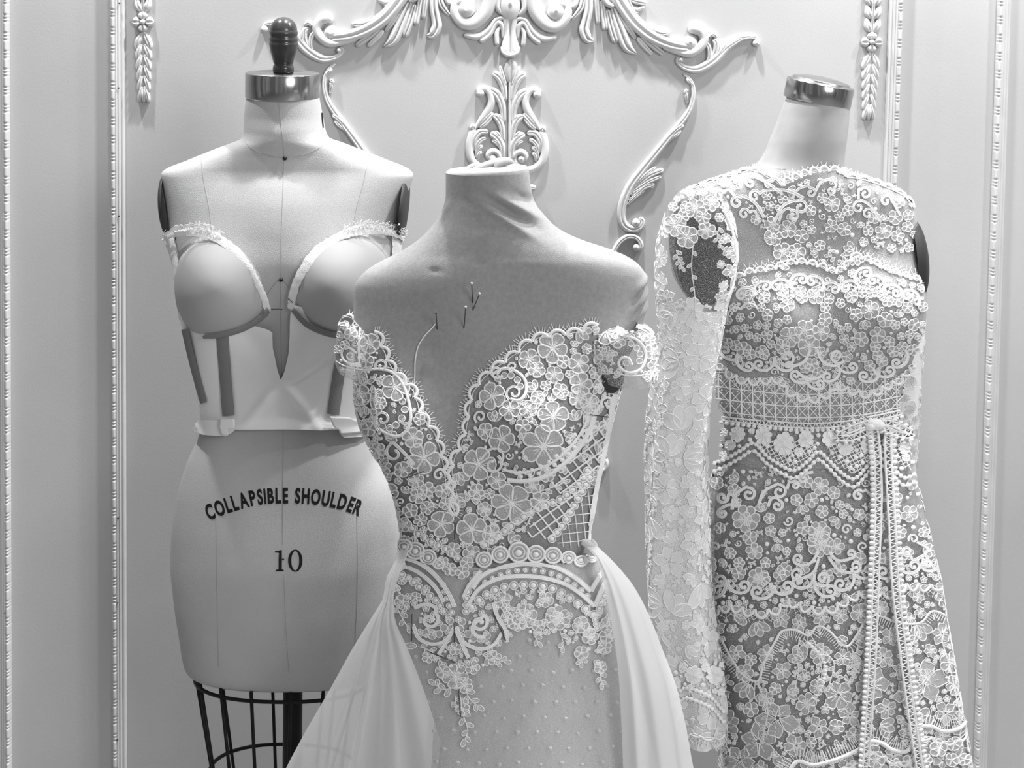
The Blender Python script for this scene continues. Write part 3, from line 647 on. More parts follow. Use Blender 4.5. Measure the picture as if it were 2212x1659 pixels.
# ---------------------------------------------------------------- lace engine
class Lace:
    """cords, woven petals and dots drawn in surface coordinates, laid on a body by mp(points, offset)"""
    def __init__(s, mp, off=.004, seed=1):
        s.mp = mp; s.off = off; s.Q = []; s.O = []; s.f = []; s.mi = []; s.n = 0; s.r = random.Random(seed); s.circ = []
    def _put(s, X, o, f, mi):
        s.Q.append(X); s.O.append(o + s.off); s.f += [tuple(i + s.n for i in q) for q in f]; s.mi += [mi] * len(f); s.n += len(X)
    def cord(s, p, w=3.0, h=.0009, closed=False, step=None, smooth=True, lift=0.0, raw=False):
        p = np.asarray(p, float)
        if not raw:
            if smooth: p = spline(p, 6, closed)
            p = resample(p, step or max(2.2, min(5, w * 1.1)), closed)
        if len(p) < 2: return
        t = tang(p)
        if closed: t[0] = t[-1] = (t[0] + t[-1]) / max(np.linalg.norm(t[0] + t[-1]), 1e-6)
        nn = np.stack([-t[:, 1], t[:, 0]], 1); w = np.broadcast_to(np.asarray(w, float), (len(p),))[:, None] / 2
        X = np.stack([p - nn * w, p - nn * w * .45, p + nn * w * .45, p + nn * w], 1).reshape(-1, 2)
        o = np.tile([0, h, h, 0], len(p)) + lift
        s._put(X, o, gridf(len(p), 4), 0)
    def fill(s, poly, dome=.0004, c=None, mi=1, lift=0.0):
        P = np.asarray(poly, float); c = P.mean(0) if c is None else np.asarray(c, float); n = len(P)
        s._put(np.concatenate([P, [c]]), np.r_[np.zeros(n), dome] + lift, [(i, (i + 1) % n, n) for i in range(n)], mi)
    def drop(s, x, y, L, Wd, a, w=2.2, mi=1, vein=False, lift=0.0, fat=.6):
        t = np.linspace(0, 2 * math.pi, 15)[:-1]
        u = (1 - np.cos(t)) / 2 * L; k = u / L
        v = np.sin(t) * Wd / 2 * (.45 + .9 * k ** fat) * 1.05
        ca, sa = math.cos(a), math.sin(a); P = np.stack([x + u * ca - v * sa, y + u * sa + v * ca], 1)
        if mi is not None: s.fill(P, lift=lift, mi=mi)
        if w: s.cord(P, w, closed=True, smooth=False, step=max(2.6, L * .1), lift=lift)
        if vein: s.cord([(x + L * .1 * ca, y + L * .1 * sa), (x + L * .6 * ca, y + L * .6 * sa)], w * .7, smooth=False, lift=lift)
    def flower(s, x, y, r, n=5, rot=None, sx=1.0, w=None, mi=1, mid=True):
        rot = s.r.uniform(0, 6.28) if rot is None else rot; w = w or max(1.6, min(3.2, r * .1)); Wd = r * 2 * math.sin(math.pi / n) * (.92 if mi else .50); vein = r > 17 and mi
        for i in range(n):
            a = rot + 2 * math.pi * i / n + s.r.uniform(-.06, .06); L = r * s.r.uniform(.88, 1.0)
            s.drop(x + .12 * r * math.cos(a) * sx, y + .12 * r * math.sin(a), L * .9, Wd * s.r.uniform(.82, 1.05) * .82, a, w, mi, lift=.0003 * (i % 3), fat=1.1 if mi else .5)
            if vein:
                for q in (-.16, .16): s.cord([(x + .2 * r * math.cos(a), y + .2 * r * math.sin(a)), (x + .52 * L * math.cos(a + q), y + .52 * L * math.sin(a + q))], 1.4, .0006, smooth=False, lift=.0006)
        if mid: s.dot(x, y, max(1.8, r * .13), .0011)
    def dot(s, x, y, r, h=.0012, ring=False, mi=0, lift=0.0):
        th = np.linspace(0, 2 * math.pi, 11)[:-1]; c, sn = np.cos(th), np.sin(th)
        X = np.concatenate([np.stack([x + r * k * c, y + r * k * sn], 1) for k in (1, .8, .4)] + [[(x, y)]])
        o = np.r_[np.zeros(10), np.full(10, h * .55), np.full(10, h * .95), h] + lift
        f = [(i * 10 + j, i * 10 + (j + 1) % 10, (i + 1) * 10 + (j + 1) % 10, (i + 1) * 10 + j) for i in range(2) for j in range(10)] + [(20 + j, 20 + (j + 1) % 10, 30) for j in range(10)]
        s._put(X, o, f, mi)
    def ring(s, x, y, r, w=2.4, fill=True, ry=None, lift=0.0):
        th = np.linspace(0, 2 * math.pi, 15)[:-1]; P = np.stack([x + r * np.cos(th), y + (ry or r) * np.sin(th)], 1)
        if fill: s.fill(P, lift=lift)
        s.cord(P, w, closed=True, smooth=False, step=max(2.4, r * .4), lift=lift)
    def leaf(s, x, y, L, a, w=2.0, wd=.42, vein=True): s.drop(x, y, L, L * wd, a, w, 1, vein, fat=.2)
    def sprig(s, pts, n=6, L=16, w=2.0):
        q = resample(spline(pts, 8), 2.5); t = tang(q); s.cord(q, w, raw=True)
        for i in range(n):
            k = int((i + .6) / n * (len(q) - 1)); a = math.atan2(t[k, 1], t[k, 0]) + (.85 if i % 2 else -.85); s.leaf(q[k, 0], q[k, 1], L * (1 - .25 * i / n), a, w * .85)
        a = math.atan2(t[-1, 1], t[-1, 0]); s.leaf(q[-1, 0], q[-1, 1], L * .9, a, w * .85)
    def spiral(s, x, y, r, a, hand=1, turns=1.25, w=5.0, tail=None, ball=True):
        """curl centred on (x, y), entered at angle a; tail: points leading to it"""
        th = np.linspace(0, turns * 2 * math.pi, int(12 * turns) + 3); rr = r * (1 - .72 * th / th[-1])
        P = np.stack([x + rr * np.cos(a + hand * th), y + rr * np.sin(a + hand * th)], 1)
        if tail is not None: P = np.concatenate([np.asarray(tail, float), P])
        P = resample(spline(P, 4), max(2.4, w * .6)); ww = w * np.linspace(1.0, .7, len(P)); s.cord(P, ww, .0012, raw=True)
        if w > 4: 
            t = tang(P); n_ = np.stack([-t[:, 1], t[:, 0]], 1); s.cord(P + n_ * w * .33, 1.5, .0008, raw=True, lift=.0008); s.cord(P - n_ * w * .33, 1.5, .0008, raw=True, lift=.0008)
        if ball: s.dot(P[-1, 0], P[-1, 1], w * .62, .0016)
    def scallop(s, path, pitch=30, depth=12, side=1, w=5.0, lash=12, inner=True, gap=4.6, holes=False, lw=1.2):
        q = spline(path, 12); d = np.r_[0, np.cumsum(np.linalg.norm(np.diff(q, axis=0), axis=1))]; n = max(1, int(round(d[-1] / pitch)))
        for i in range(n):
            S_ = np.linspace(d[-1] * i / n, d[-1] * (i + 1) / n, 9); B = np.stack([np.interp(S_, d, q[:, k]) for k in (0, 1)], 1); t = tang(B); nn = np.stack([t[:, 1], -t[:, 0]], 1) * side
            u = np.linspace(0, 1, 9); A = B + nn * (depth * np.sin(math.pi * u) ** .7)[:, None]
            s.cord(A, w, .0013, smooth=False)
            if inner:
                I = B + nn * ((depth - w * 1.35) * np.sin(math.pi * u) ** .7)[:, None]; s.cord(I, 1.6, .0008, smooth=False)
            if holes:
                m = (A[4] + B[4]) / 2; s.ring(m[0], m[1], depth * .38, 2.0, True)
            if lash:
                L = resample(A, gap); tl = tang(L); nl = np.stack([tl[:, 1], -tl[:, 0]], 1) * side
                for p, v in zip(L, nl):
                    g = lash * s.r.uniform(.7, 1.1); j = s.r.uniform(-.18, .18); v2 = np.array([v[0] * math.cos(j) - v[1] * math.sin(j), v[0] * math.sin(j) + v[1] * math.cos(j)])
                    s.cord([p, p + v2 * g], lw, .0004, smooth=False, step=g / 2)
    def fringe(s, path, side=1, L=14, gap=5, w=1.3):
        q = resample(spline(path, 10), gap); t = tang(q); nn = np.stack([t[:, 1], -t[:, 0]], 1) * side
        for p, v in zip(q, nn): s.cord([p, p + v * L * s.r.uniform(.7, 1.1)], w, .0004, smooth=False, step=L / 2)
    def beads(s, path, pitch=12, r=4.5, ring=False, closed=False):
        for p in resample(spline(path, 10, closed), pitch, closed):
            if ring: s.ring(p[0], p[1], r, 1.8)
            s.dot(p[0], p[1], r * (.62 if ring else 1), .0015)
    def lattice(s, poly, du, dv, ang=0.0, w=2.4, x=True, knots=0.0):
        """net of cords inside a polygon; x: diamonds, else squares"""
        poly = np.asarray(poly, float); c = poly.mean(0); R = np.abs(poly - c).max() * 1.6
        for a, st in ((ang + (math.pi / 4 if x else 0), du), (ang + (3 * math.pi / 4 if x else math.pi / 2), dv)):
            d = np.array([math.cos(a), math.sin(a)]); n = np.array([-d[1], d[0]])
            for k in np.arange(-R, R, st):
                q = c + n * k + d[None] * np.arange(-R, R, 4)[:, None]; i = inside(q, poly); run = []
                for pt, ok in zip(q, i):
                    if ok: run.append(pt)
                    elif len(run) > 2: s.cord(run, w, .0007, smooth=False); run = []
                    else: run = []
                if len(run) > 2: s.cord(run, w, .0007, smooth=False)
    def scatter(s, poly, sizes, tries=900, kinds=('f', 'f', 'l', 's'), w=2.0, gap=.92, avoid=()):
        poly = np.asarray(poly, float); lo, hi = poly.min(0), poly.max(0); C = s.circ
        for r_ in sorted(sizes, reverse=True):
            cand = np.array([(s.r.uniform(lo[0], hi[0]), s.r.uniform(lo[1], hi[1])) for _ in range(tries)]); cand = cand[inside(cand, poly)]
            for x, y in cand:
                r = r_ * s.r.uniform(.9, 1.1)
                if any((x - a) ** 2 + (y - b) ** 2 < ((r + c) * gap) ** 2 for a, b, c in C): continue
                C.append((x, y, r)); s.motif(x, y, r, s.r.choice(kinds), w)
    def motif(s, x, y, r, k, w=2.0):
        if k == 'f' and r < 6: s.dot(x, y, r * .7, .0012)
        elif k == 'f': s.flower(x, y, r, s.r.choice((5, 5, 6)), None, 1, w)
        elif k == 'l':
            a = s.r.uniform(0, 6.28)
            for d in (-.7, 0, .7): s.leaf(x - r * .8 * math.cos(a), y - r * .8 * math.sin(a), r * 1.5, a + d, w * .9)
        elif k == 's':
            s.spiral(x, y, r * .8, s.r.uniform(0, 6.28), s.r.choice((-1, 1)), 1.1, max(2.4, min(6, r * .3)))
        elif k == 'p':
            a = s.r.uniform(0, 6.28); q = [(x + r * math.cos(a + t) * (1 - .3 * t), y + r * math.sin(a + t) * (1 - .3 * t)) for t in (0, .8, 1.6, 2.4, 3.1)]
            s.sprig(q, 5, r * .75, w * .9)
        elif k == 'd': s.dot(x, y, min(r, 5), .0013)
        elif k == 'b':   # broad woven petal flower, ragged
            n = s.r.choice((5, 6)); ro = s.r.uniform(0, 6.28)
            for i in range(n):
                a = ro + 6.283 * i / n; L = r * s.r.uniform(.75, 1.08); t = np.linspace(-.46, .46, 7) * 6.283 / n * 1.05
                rr = L * (1 + .10 * np.sin(np.arange(7) * 2.1 + i)) * (1 - .5 * (t / .75) ** 2)
                P = np.concatenate([[(x + .1 * r * math.cos(a), y + .1 * r * math.sin(a))], np.stack([x + rr * np.cos(a + t), y + rr * np.sin(a + t)], 1)])
                s.fill(P, .0006, c=(x + .55 * L * math.cos(a), y + .55 * L * math.sin(a))); s.cord(P, w * .8, closed=True, smooth=False, step=max(2.6, r * .12))
                s.cord([(x + .15 * r * math.cos(a), y + .15 * r * math.sin(a)), (x + .6 * L * math.cos(a + .08), y + .6 * L * math.sin(a + .08))], w * .6, smooth=False)
            for i in range(5): s.dot(x + r * .12 * math.cos(i * 1.26), y + r * .12 * math.sin(i * 1.26), max(1.4, r * .05), .001)
    def build(s, name, parent, mats=None):
        X = np.concatenate(s.Q); o = np.concatenate(s.O); P, Nn = s.mp(X)
        if s.mp.__name__ == 'px':   # cords that would stretch round the turned-away side stop at the outline
            v = P - CAM; v /= np.linalg.norm(v, axis=1, keepdims=True); bad = (np.abs((v * Nn).sum(1)) < .09).tolist()
            k = [i for i, q in enumerate(s.f) if sum(bad[j] for j in q) < 2]; s.f = [s.f[i] for i in k]; s.mi = [s.mi[i] for i in k]
        return link(name, P + Nn * o[:, None], s.f, mats or [M['cord'], M['lace']], parent, True, s.mi)
def inside(p, poly):
    p = np.asarray(p, float); x, y = p[:, 0], p[:, 1]; r = np.zeros(len(p), bool); n = len(poly)
    for i in range(n):
        (x1, y1), (x2, y2) = poly[i], poly[i - 1]
        c = ((y1 > y) != (y2 > y)); r ^= c & (x < (x2 - x1) * (y - y1) / ((y2 - y1) if y2 != y1 else 1e-9) + x1)
    return r
# ---------------------------------------------------------------- grey jersey form
YM = -.64; SM = (-CAM[1] + YM) / F
FM = Body([(372, 963, 1143, .056, .056), (420, 963, 1150, .056, .056), (445, 959, 1160, .058, .058), (470, 948, 1178, .060, .060), (500, 925, 1215, .064, .066), (520, 903, 1258, .066, .068), (540, 872, 1318, .068, .070), (555, 843, 1355, .070, .072), (572, 810, 1380, .071, .075), (590, 785, 1392, .072, .078),
           (615, 768, 1397, .073, .082), (640, 764, 1398, .074, .085), (680, 764, 1395, .077, .088), (720, 766, 1384, .080, .089), (780, 768, 1352, .083, .088), (850, 769, 1335, .083, .085), (900, 777, 1322, .082, .082), (950, 797, 1310, .082, .080), (1000, 828, 1300, .083, .080), (1050, 848, 1288, .084, .080), (1100, 861, 1280, .085, .080),
           (1150, 868, 1271, .086, .080), (1190, 869, 1270, .087, .080), (1250, 852, 1290, .092, .085), (1330, 840, 1318, .1, .095), (1500, 830, 1340, .11, .11), (1560, 850, 1320, .1, .1)],
          YM, 4, 144, 2.25, [(885, 905, 92, 105, .040), (1150, 895, 105, 110, .046), (985, 640, 90, 120, .006),
                             (1122, 442, 9, 55, .0065, -60), (1108, 452, 8, 60, -.0055, -58), (1100, 470, 8, 60, .0045, -58), (1140, 425, 8, 30, -.004, -60), (965, 452, 5, 22, .003, 25),
                             (1383, 610, 6, 22, .007, 35), (1376, 632, 5, 24, -.006, 35), (1380, 645, 6, 26, .007, 40), (1374, 664, 5, 24, -.006, 40), (1382, 672, 6, 24, .006, 45), (1368, 690, 6, 26, -.007, 50), (946, 570, 9, 5, -.003), (1038, 552, 9, 6, -.002)])
t = thing('dress_form', 'grey jersey-covered form with a knotted neck top, in the middle', 'dress form', at([[1075, 2450]], YM)[0] * [1, 1, 0])
mt = FM.mesh('torso', M['jersey'], t, top=False)
# top of the neck with its gathered cloth
b = MB(); C = FM.G[0].mean(0)
rows = [FM.G[0].copy()]
for q, dz in ((.99, .003), (.95, .0055), (.6, .007), (.2, .008)):
    R_ = C + (FM.G[0] - C) * q; R_[:, 2] += dz; rows.append(R_)
for i, R_ in enumerate(rows[1:]): R_[:, 2] += (R_[:, 0] - C[0]) * .05
V = np.concatenate(rows + [[rows[-1].mean(0)]]); k = FM.T; f = gridf(5, k, True) + [(4 * k + j, 4 * k + (j + 1) % k, 5 * k) for j in range(k)]
link('neck_top', V, f, M['jersey'], t)
b = MB()
for pts, w in (([(1010, 372), (1040, 362), (1075, 352), (1105, 348)], [4, 9, 10, 3]), ([(1068, 368), (1080, 353), (1096, 350), (1112, 358)], [5, 11, 9, 3]), ([(1004, 368), (1022, 360), (1060, 360)], [4, 7, 4]), ([(1075, 366), (1100, 362), (1122, 360)], [5, 8, 3])):
    q = spline(np.c_[np.array(pts, float), w], 8); P = at(q[:, :2], YM + .0); P[:, 1] += np.linspace(-.015, .02, len(P)); V, f = tube(P, q[:, 2] * SM, 10); V[:, 1] = P[:, None, 1].repeat(10, 1).ravel() + (V[:, 1] - P[:, None, 1].repeat(10, 1).ravel()) * 2.2; b.add(V, f)
b.build('knot', M['jersey'], t)
C = at([[1075, 1560]], YM)[0]; V, f = tube(np.linspace(C, [C[0], C[1], .03], 5), .016, 20); link('pole', V, f, M['black'], t)
V, f = lathe([(.002, 0), (.15, 0), (.15, .012), (.04, .03), (.02, .05), (.002, .05)], (C[0], C[1], 0)); link('base', V, f, M['black'], t)
for p, tip, lab in (((1021, 655), (1019, 612), 'straight pin standing upright highest on the grey jersey chest'), ((1021, 671), (1036, 634), 'straight pin leaning right, touching the highest chest pin'), ((1002, 711), (1006, 663), 'straight pin lowest of the three bare pins on the jersey chest')):
    pin(FM, p, tip, 0, 'straight_pin', lab, 'pins in the jersey chest', out=.022)
pin(FM, (944, 712), (942, 677), 0, 'straight_pin', 'straight pin with a long pale thread tied to it', 'pins in the jersey chest', out=.02, hm='pin')
P, Nn = FM.px(resample(spline([(941, 700), (935, 708), (920, 724), (905, 748), (898, 780), (897, 810), (894, 845), (892, 862)], 8), 4), .003)
V, f = tube(P, .0008, 6); tag(link('loose_thread', V, f, M['thread']), 'long pale thread hanging from a pin on the jersey chest', 'thread')
# ---------------------------------------------------------------- off-shoulder gown
g = thing('bridal_gown', 'off-shoulder lace bridal gown with a dotted tulle skirt on the jersey form', 'gown', at([[1075, 2450]], YM)[0] * [1, 1, 0])
VL = [(812, 716), (830, 762), (848, 800), (872, 828), (893, 852), (903, 890), (920, 918), (938, 945), (950, 985), (957, 1020), (964, 1060), (972, 1085), (985, 1112)]
VR = [(985, 1112), (984, 1085), (990, 1060), (980, 1020), (984, 990), (1000, 960), (1012, 920), (1018, 880), (1030, 842), (1062, 806), (1096, 782), (1122, 762), (1150, 738), (1200, 726), (1250, 720), (1290, 702)]
def vl(y): return float(np.interp(y, [p[1] for p in VL], [p[0] for p in VL]))
def vr(y): return float(np.interp(y, [p[1] for p in VR[::-1]], [p[0] for p in VR[::-1]]))
ys = list(range(740, 1111, 10))
FMl = lambda y: float(np.interp(y, [720, 780, 850, 900, 950, 1000, 1050, 1100, 1150, 1200], [768, 770, 770, 778, 798, 829, 849, 862, 869, 869]))
FMr = lambda y: float(np.interp(y, [720, 780, 850, 900, 950, 1000, 1050, 1100, 1150, 1200], [1370, 1352, 1334, 1321, 1309, 1299, 1287, 1279, 1270, 1269]))
patch(FM.px, [(y, FMl(y) + 1, vl(y)) for y in ys], M['capnet'], 'bodice_net', g, 6, .0025)
patch(FM.px, [(y, vr(y), min(FMr(y) - 1, 1312 if y < 840 else 9999)) for y in ys], M['capnet'], 'bodice_net', g, 6, .0025)
patch(FM.px, [(y, FMl(y) + 1, FMr(y) - 1) for y in range(1110, 1196, 10)], M['capnet'], 'bodice_net', g, 6, .0025)
# ---- left front
L = Lace(FM.px, .0035, 3)
L.scallop(VL, 34, 13, 1, 7, 15)
F5 = [(856, 838, 30, -1.2), (782, 852, 24, .4), (915, 985, 34, .2), (893, 944, 22, .9), (802, 742, 22, .2), (795, 780, 17, 1), (955, 1130, 30, .5), (845, 1060, 20, .3), (905, 1068, 18, .1), (925, 1055, 17, 1.2), (820, 970, 17, .5), (872, 1010, 18, 0), (890, 1100, 16, .7)]
for x, y, r, a in F5: L.flower(x, y, r, 5, a, 1, 3.0); L.circ.append((x, y, r))
L.cord([(768, 808), (790, 800), (822, 797), (850, 805), (872, 830), (884, 868), (888, 900), (882, 925), (866, 940), (846, 938), (826, 928)], 7, .0014)
L.cord([(772, 802), (792, 794), (824, 790), (853, 798)], 2)
for x, y in ((871, 868), (876, 886), (870, 904), (858, 918), (845, 924), (830, 920)): L.ring(x, y, 7, 2)
L.spiral(832, 905, 17, 2.6, 1, 1.1, 5, [(824, 930), (816, 918)]); L.spiral(856, 975, 20, -1.6, -1, .9, 6, [(880, 992), (895, 997)])
L.sprig([(790, 825), (812, 836), (815, 860)], 4, 18, 2.4); L.sprig([(778, 870), (800, 882), (812, 905)], 4, 18, 2.4); L.sprig([(880, 1030), (905, 1050), (938, 1085)], 6, 15, 2.2)
L.circ += [(878, 880, 16), (832, 906, 22), (856, 975, 18), (808, 846, 18), (798, 885, 16)]
pl = [(772, 745)] + [(x - 6, y) for x, y in VL[1:]] + [(960, 1140), (985, 1195), (880, 1190), (868, 1120), (850, 1050), (830, 1005), (800, 955), (778, 905), (770, 850)]
L.scatter(pl, [17, 14, 11, 8, 6, 4.5], 700, ('f', 'l', 'f', 'p', 's'), 2.2)
L.beads([(882, 1128), (905, 1150), (935, 1170), (965, 1185), (990, 1205)], 17, 8, True)
L.build('lace_applique', g)
# ---- right front
L = Lace(FM.px, .0035, 5)
L.scallop(VR, 36, 13, 1, 7, 15)
F5 = [(1192, 752, 34, .3), (1142, 778, 24, .1), (1248, 785, 24, .6), (1158, 800, 18, .3), (1066, 856, 30, .6), (1035, 1000, 38, .1), (1252, 830, 26, -.1), (1192, 900, 34, .9), (1172, 962, 44, .5), (1105, 1085, 46, .2), (1215, 782, 15, .3), (1103, 886, 22, .4), (1085, 946, 30, .1), (1020, 1142, 34, .8),
      (1062, 1152, 22, .2), (1165, 1080, 22, .5), (1270, 870, 22, .6), (1245, 862, 20, .2), (1050, 930, 18, .4), (1130, 920, 16, .3), (1075, 1035, 20, .6), (1030, 1060, 18, .3), (1208, 845, 17, .4), (1160, 860, 15, .2)]
for x, y, r, a in F5: L.flower(x, y, r, 5 if r < 40 else 6, a, 1, 3.0); L.circ.append((x, y, r * .95))
L.cord([(1064, 808), (1090, 796), (1115, 803), (1134, 822), (1136, 850), (1122, 866), (1104, 862)], 7, .0014); L.spiral(1112, 850, 18, 2.2, 1, 1.1, 5)
for x, y in ((1076, 818), (1090, 812), (1104, 812), (1118, 822), (1124, 836)): L.ring(x, y, 7, 2)
L.cord([(1040, 990), (1062, 968), (1085, 970), (1088, 990), (1078, 996)], 6); L.spiral(1066, 1000, 22, -1, 1, .9, 6)
L.cord([(1090, 1012), (1122, 1018), (1160, 1010), (1200, 990), (1240, 950), (1262, 912), (1270, 890)], 6, .0012); L.cord([(1096, 1034), (1130, 1036), (1170, 1028), (1210, 1004), (1250, 962), (1275, 915), (1284, 885)], 10, .0014)
L.beads([(1125, 1026), (1160, 1020), (1195, 1002), (1225, 978), (1250, 950)], 19, 5); L.beads([(1148, 1012), (1185, 994), (1214, 968), (1238, 938)], 20, 5)
L.sprig([(1190, 870), (1215, 850), (1240, 848)], 5, 18, 2.4); L.sprig([(1160, 1060), (1190, 1050), (1215, 1040)], 5, 16, 2.4); L.sprig([(1000, 1080), (1030, 1075), (1048, 1100), (1060, 1128)], 7, 18, 2.4); L.sprig([(1140, 905), (1160, 885), (1172, 860)], 5, 18, 2.4); L.sprig([(1120, 870), (1140, 885), (1150, 905)], 4, 16, 2.4)
L.circ += [(1320, 824, 26), (1110, 835, 26), (1066, 990, 26), (1215, 850, 12), (1190, 1050, 12)]
pr = [(x + 7, y) for x, y in VR] + [(1310, 760), (1296, 800), (1296, 850), (1312, 870), (1290, 890), (1260, 960), (1215, 1010), (1180, 1036), (1150, 1060), (1190, 1070), (1150, 1110), (1120, 1160), (1080, 1196), (995, 1195)]
L.scatter(pr, [19, 15, 12, 9, 7, 5], 1000, ('f', 'l', 'f', 'p', 's', 'l'), 2.3)
L.beads([(1048, 1176), (1085, 1150), (1120, 1122), (1160, 1096), (1210, 1075), (1250, 1040), (1265, 1015)], 17, 8.5, True); L.beads([(1190, 1162), (1215, 1130), (1240, 1085), (1262, 1045), (1270, 1030)], 18, 8.5, True)
# side lattice
L.lattice([(1130, 1160), (1160, 1100), (1215, 1070), (1176, 1045), (1215, 1012), (1258, 962), (1285, 900), (1308, 905), (1296, 990), (1278, 1030), (1238, 1100), (1196, 1165)], 21, 21, .15, 3.4)
L.lattice([(1196, 1180), (1216, 1140), (1250, 1090), (1266, 1040), (1280, 1040), (1272, 1120), (1268, 1185)], 19, 16, -.1, 1.7, False)
L.cord([(1325, 850), (1312, 920), (1296, 1000), (1283, 1060), (1274, 1120), (1270, 1180)], 10, .0016)
for k in range(14): L.leaf(1322 - k * 2.2, 850 + k * 11, 13, rnd.uniform(0, 6.2), 2.4)
L.build('lace_applique', g)
L = Lace(FM.uv, .003, 51)
for x0, x1 in ((-400, -236), (236, 400)): L.scatter([(x0, 800), (x1, 800), (x1, 1170), (x0, 1170)], [24, 16, 11, 7], 200, ('f', 'l', 'f', 'p'), 2.3)
L.build('side_lace', g)
# ---- shoulder straps, each a free lace band over the arm
def strap(rows, Y0, dep):
    return Body([(y, a, c, dep, dep) for y, a, c in rows], Y0, 4, 64, 2.1)
SR = strap([(690, 1330, 1372), (700, 1292, 1396), (716, 1262, 1410), (740, 1250, 1416), (770, 1256, 1420), (800, 1290, 1422), (812, 1296, 1420)], YM + .005, .092)
sr = tag(SR.mesh('shoulder_strap', M['tulle'], g, False, False, 1, None, 0, 33), None)
L = Lace(SR.px, .001, 9)
L.scallop([(1262, 716), (1290, 704), (1330, 694), (1370, 706), (1396, 722), (1412, 728)], 36, 12, 1, 7, 13)
for x, y, r in ((1310, 718, 27), (1335, 735, 18), (1288, 770, 16), (1272, 745, 17), (1408, 760, 18), (1412, 790, 15), (1345, 712, 14), (1402, 735, 13)): L.flower(x, y, r, 5, None, 1, 3); L.circ.append((x, y, r))
L.cord([(1338, 724), (1368, 730), (1388, 748), (1394, 772), (1384, 796), (1362, 805), (1344, 798), (1336, 784), (1344, 772), (1358, 774), (1364, 788)], 6, .0014); L.circ.append((1365, 768, 34))
for x, y in ((1362, 742), (1374, 752), (1381, 765), (1380, 780), (1352, 784)): L.ring(x, y, 6.5, 2)
L.sprig([(1285, 785), (1300, 768), (1318, 765)], 4, 18, 2.4); L.cord([(1296, 806), (1330, 806), (1365, 812), (1400, 808), (1420, 800)], 2.5)
L.scatter([(1262, 725), (1330, 704), (1400, 725), (1418, 760), (1424, 806), (1395, 812), (1300, 805), (1262, 770)], [10, 7, 5], 400, ('f', 'l', 'p'), 2.2)
for p in ((1404, 800, 1.9), (1414, 796, 1.4), (1420, 805, 1.7)): L.leaf(p[0], p[1], 26, p[2], 2.6)
L.build('strap_lace', sr)
SLb = strap([(682, 742, 764), (695, 732, 790), (712, 730, 812), (740, 726, 820), (770, 724, 815), (790, 732, 805), (800, 760, 795)], YM + .02, .075)
sl = SLb.mesh('shoulder_strap', M['tulle'], g, False, False, 1, None, 0, 33)
L = Lace(SLb.px, .001, 11)
L.scallop([(732, 704), (742, 684), (760, 690), (778, 708), (800, 708), (820, 722)], 24, 7, 1, 5, 12)
for x, y, r in ((796, 742, 22), (757, 722, 14), (746, 745, 10), (785, 718, 10)): L.flower(x, y, r, 5, None, 1, 2.6); L.circ.append((x, y, r))
L.cord([(770, 762), (752, 750), (740, 758), (742, 776), (758, 786), (775, 784)], 5); L.spiral(758, 768, 10, 1, 1, 1, 4); L.circ.append((757, 768, 16))
L.scatter([(734, 705), (760, 695), (815, 722), (815, 760), (800, 795), (740, 788), (728, 750)], [9, 7, 5], 300, ('f', 'l', 's'), 2.1)
L.cord([(728, 780), (745, 790), (775, 797), (800, 795)], 2); L.cord([(778, 700), (774, 740), (776, 790)], 4)
L.build('strap_lace', sl)
# dark patch on the torso: shade of the armhole hollow, put in as colour
patch(FM.px, [(798, 1300, 1352), (812, 1296, 1347), (826, 1296, 1340), (838, 1302, 1332), (848, 1312, 1322)], M['dark'], 'armhole_shade', g, 3, .0045)
# ---- skirt
FS = Body([(1186, 868, 1272, .088, .082), (1210, 862, 1284, .092, .086), (1260, 850, 1303, .100, .095), (1320, 842, 1322, .110, .105), (1400, 832, 1345, .122, .120), (1500, 815, 1372, .138, .140), (1659, 785, 1412, .165, .165), (1950, 720, 1490, .21, .21), (2430, 640, 1590, .28, .26)], YM, 8, 160, 2.2,
          flute=lambda py, th: 1 + .012 * np.clip((py - 1350) / 600, 0, 1) * np.sin(9 * th + .5))
sk = FS.mesh('skirt', M['dotted'], g, False, False)
i1 = int((1800 - 1186) / 8); v = FS.G[:i1]; cen = v.mean(1, keepdims=True); d = v - cen; v = cen + d * (1 + .006 / np.linalg.norm(d, axis=2, keepdims=True))
link('tulle_layer', v.reshape(-1, 3), gridf(i1, FS.T, True), M['fine'], g)
L = Lace(FS.px, .0065, 13)
for y in range(1350, 1680, 33):
    for x in range(850, 1360, 44):
        xx = x + (22 if (y // 33) % 2 else 0) + (y - 1350) * .1 + rnd.uniform(-3, 3)
        if y > 1400 or xx > 1100: L.dot(xx, y + rnd.uniform(-4, 4), rnd.uniform(3.6, 5.0), .0010, mi=1)
tag(L.build('tulle_dots', sk, [M['lace'], M['lacefaint']]), kind='stuff')
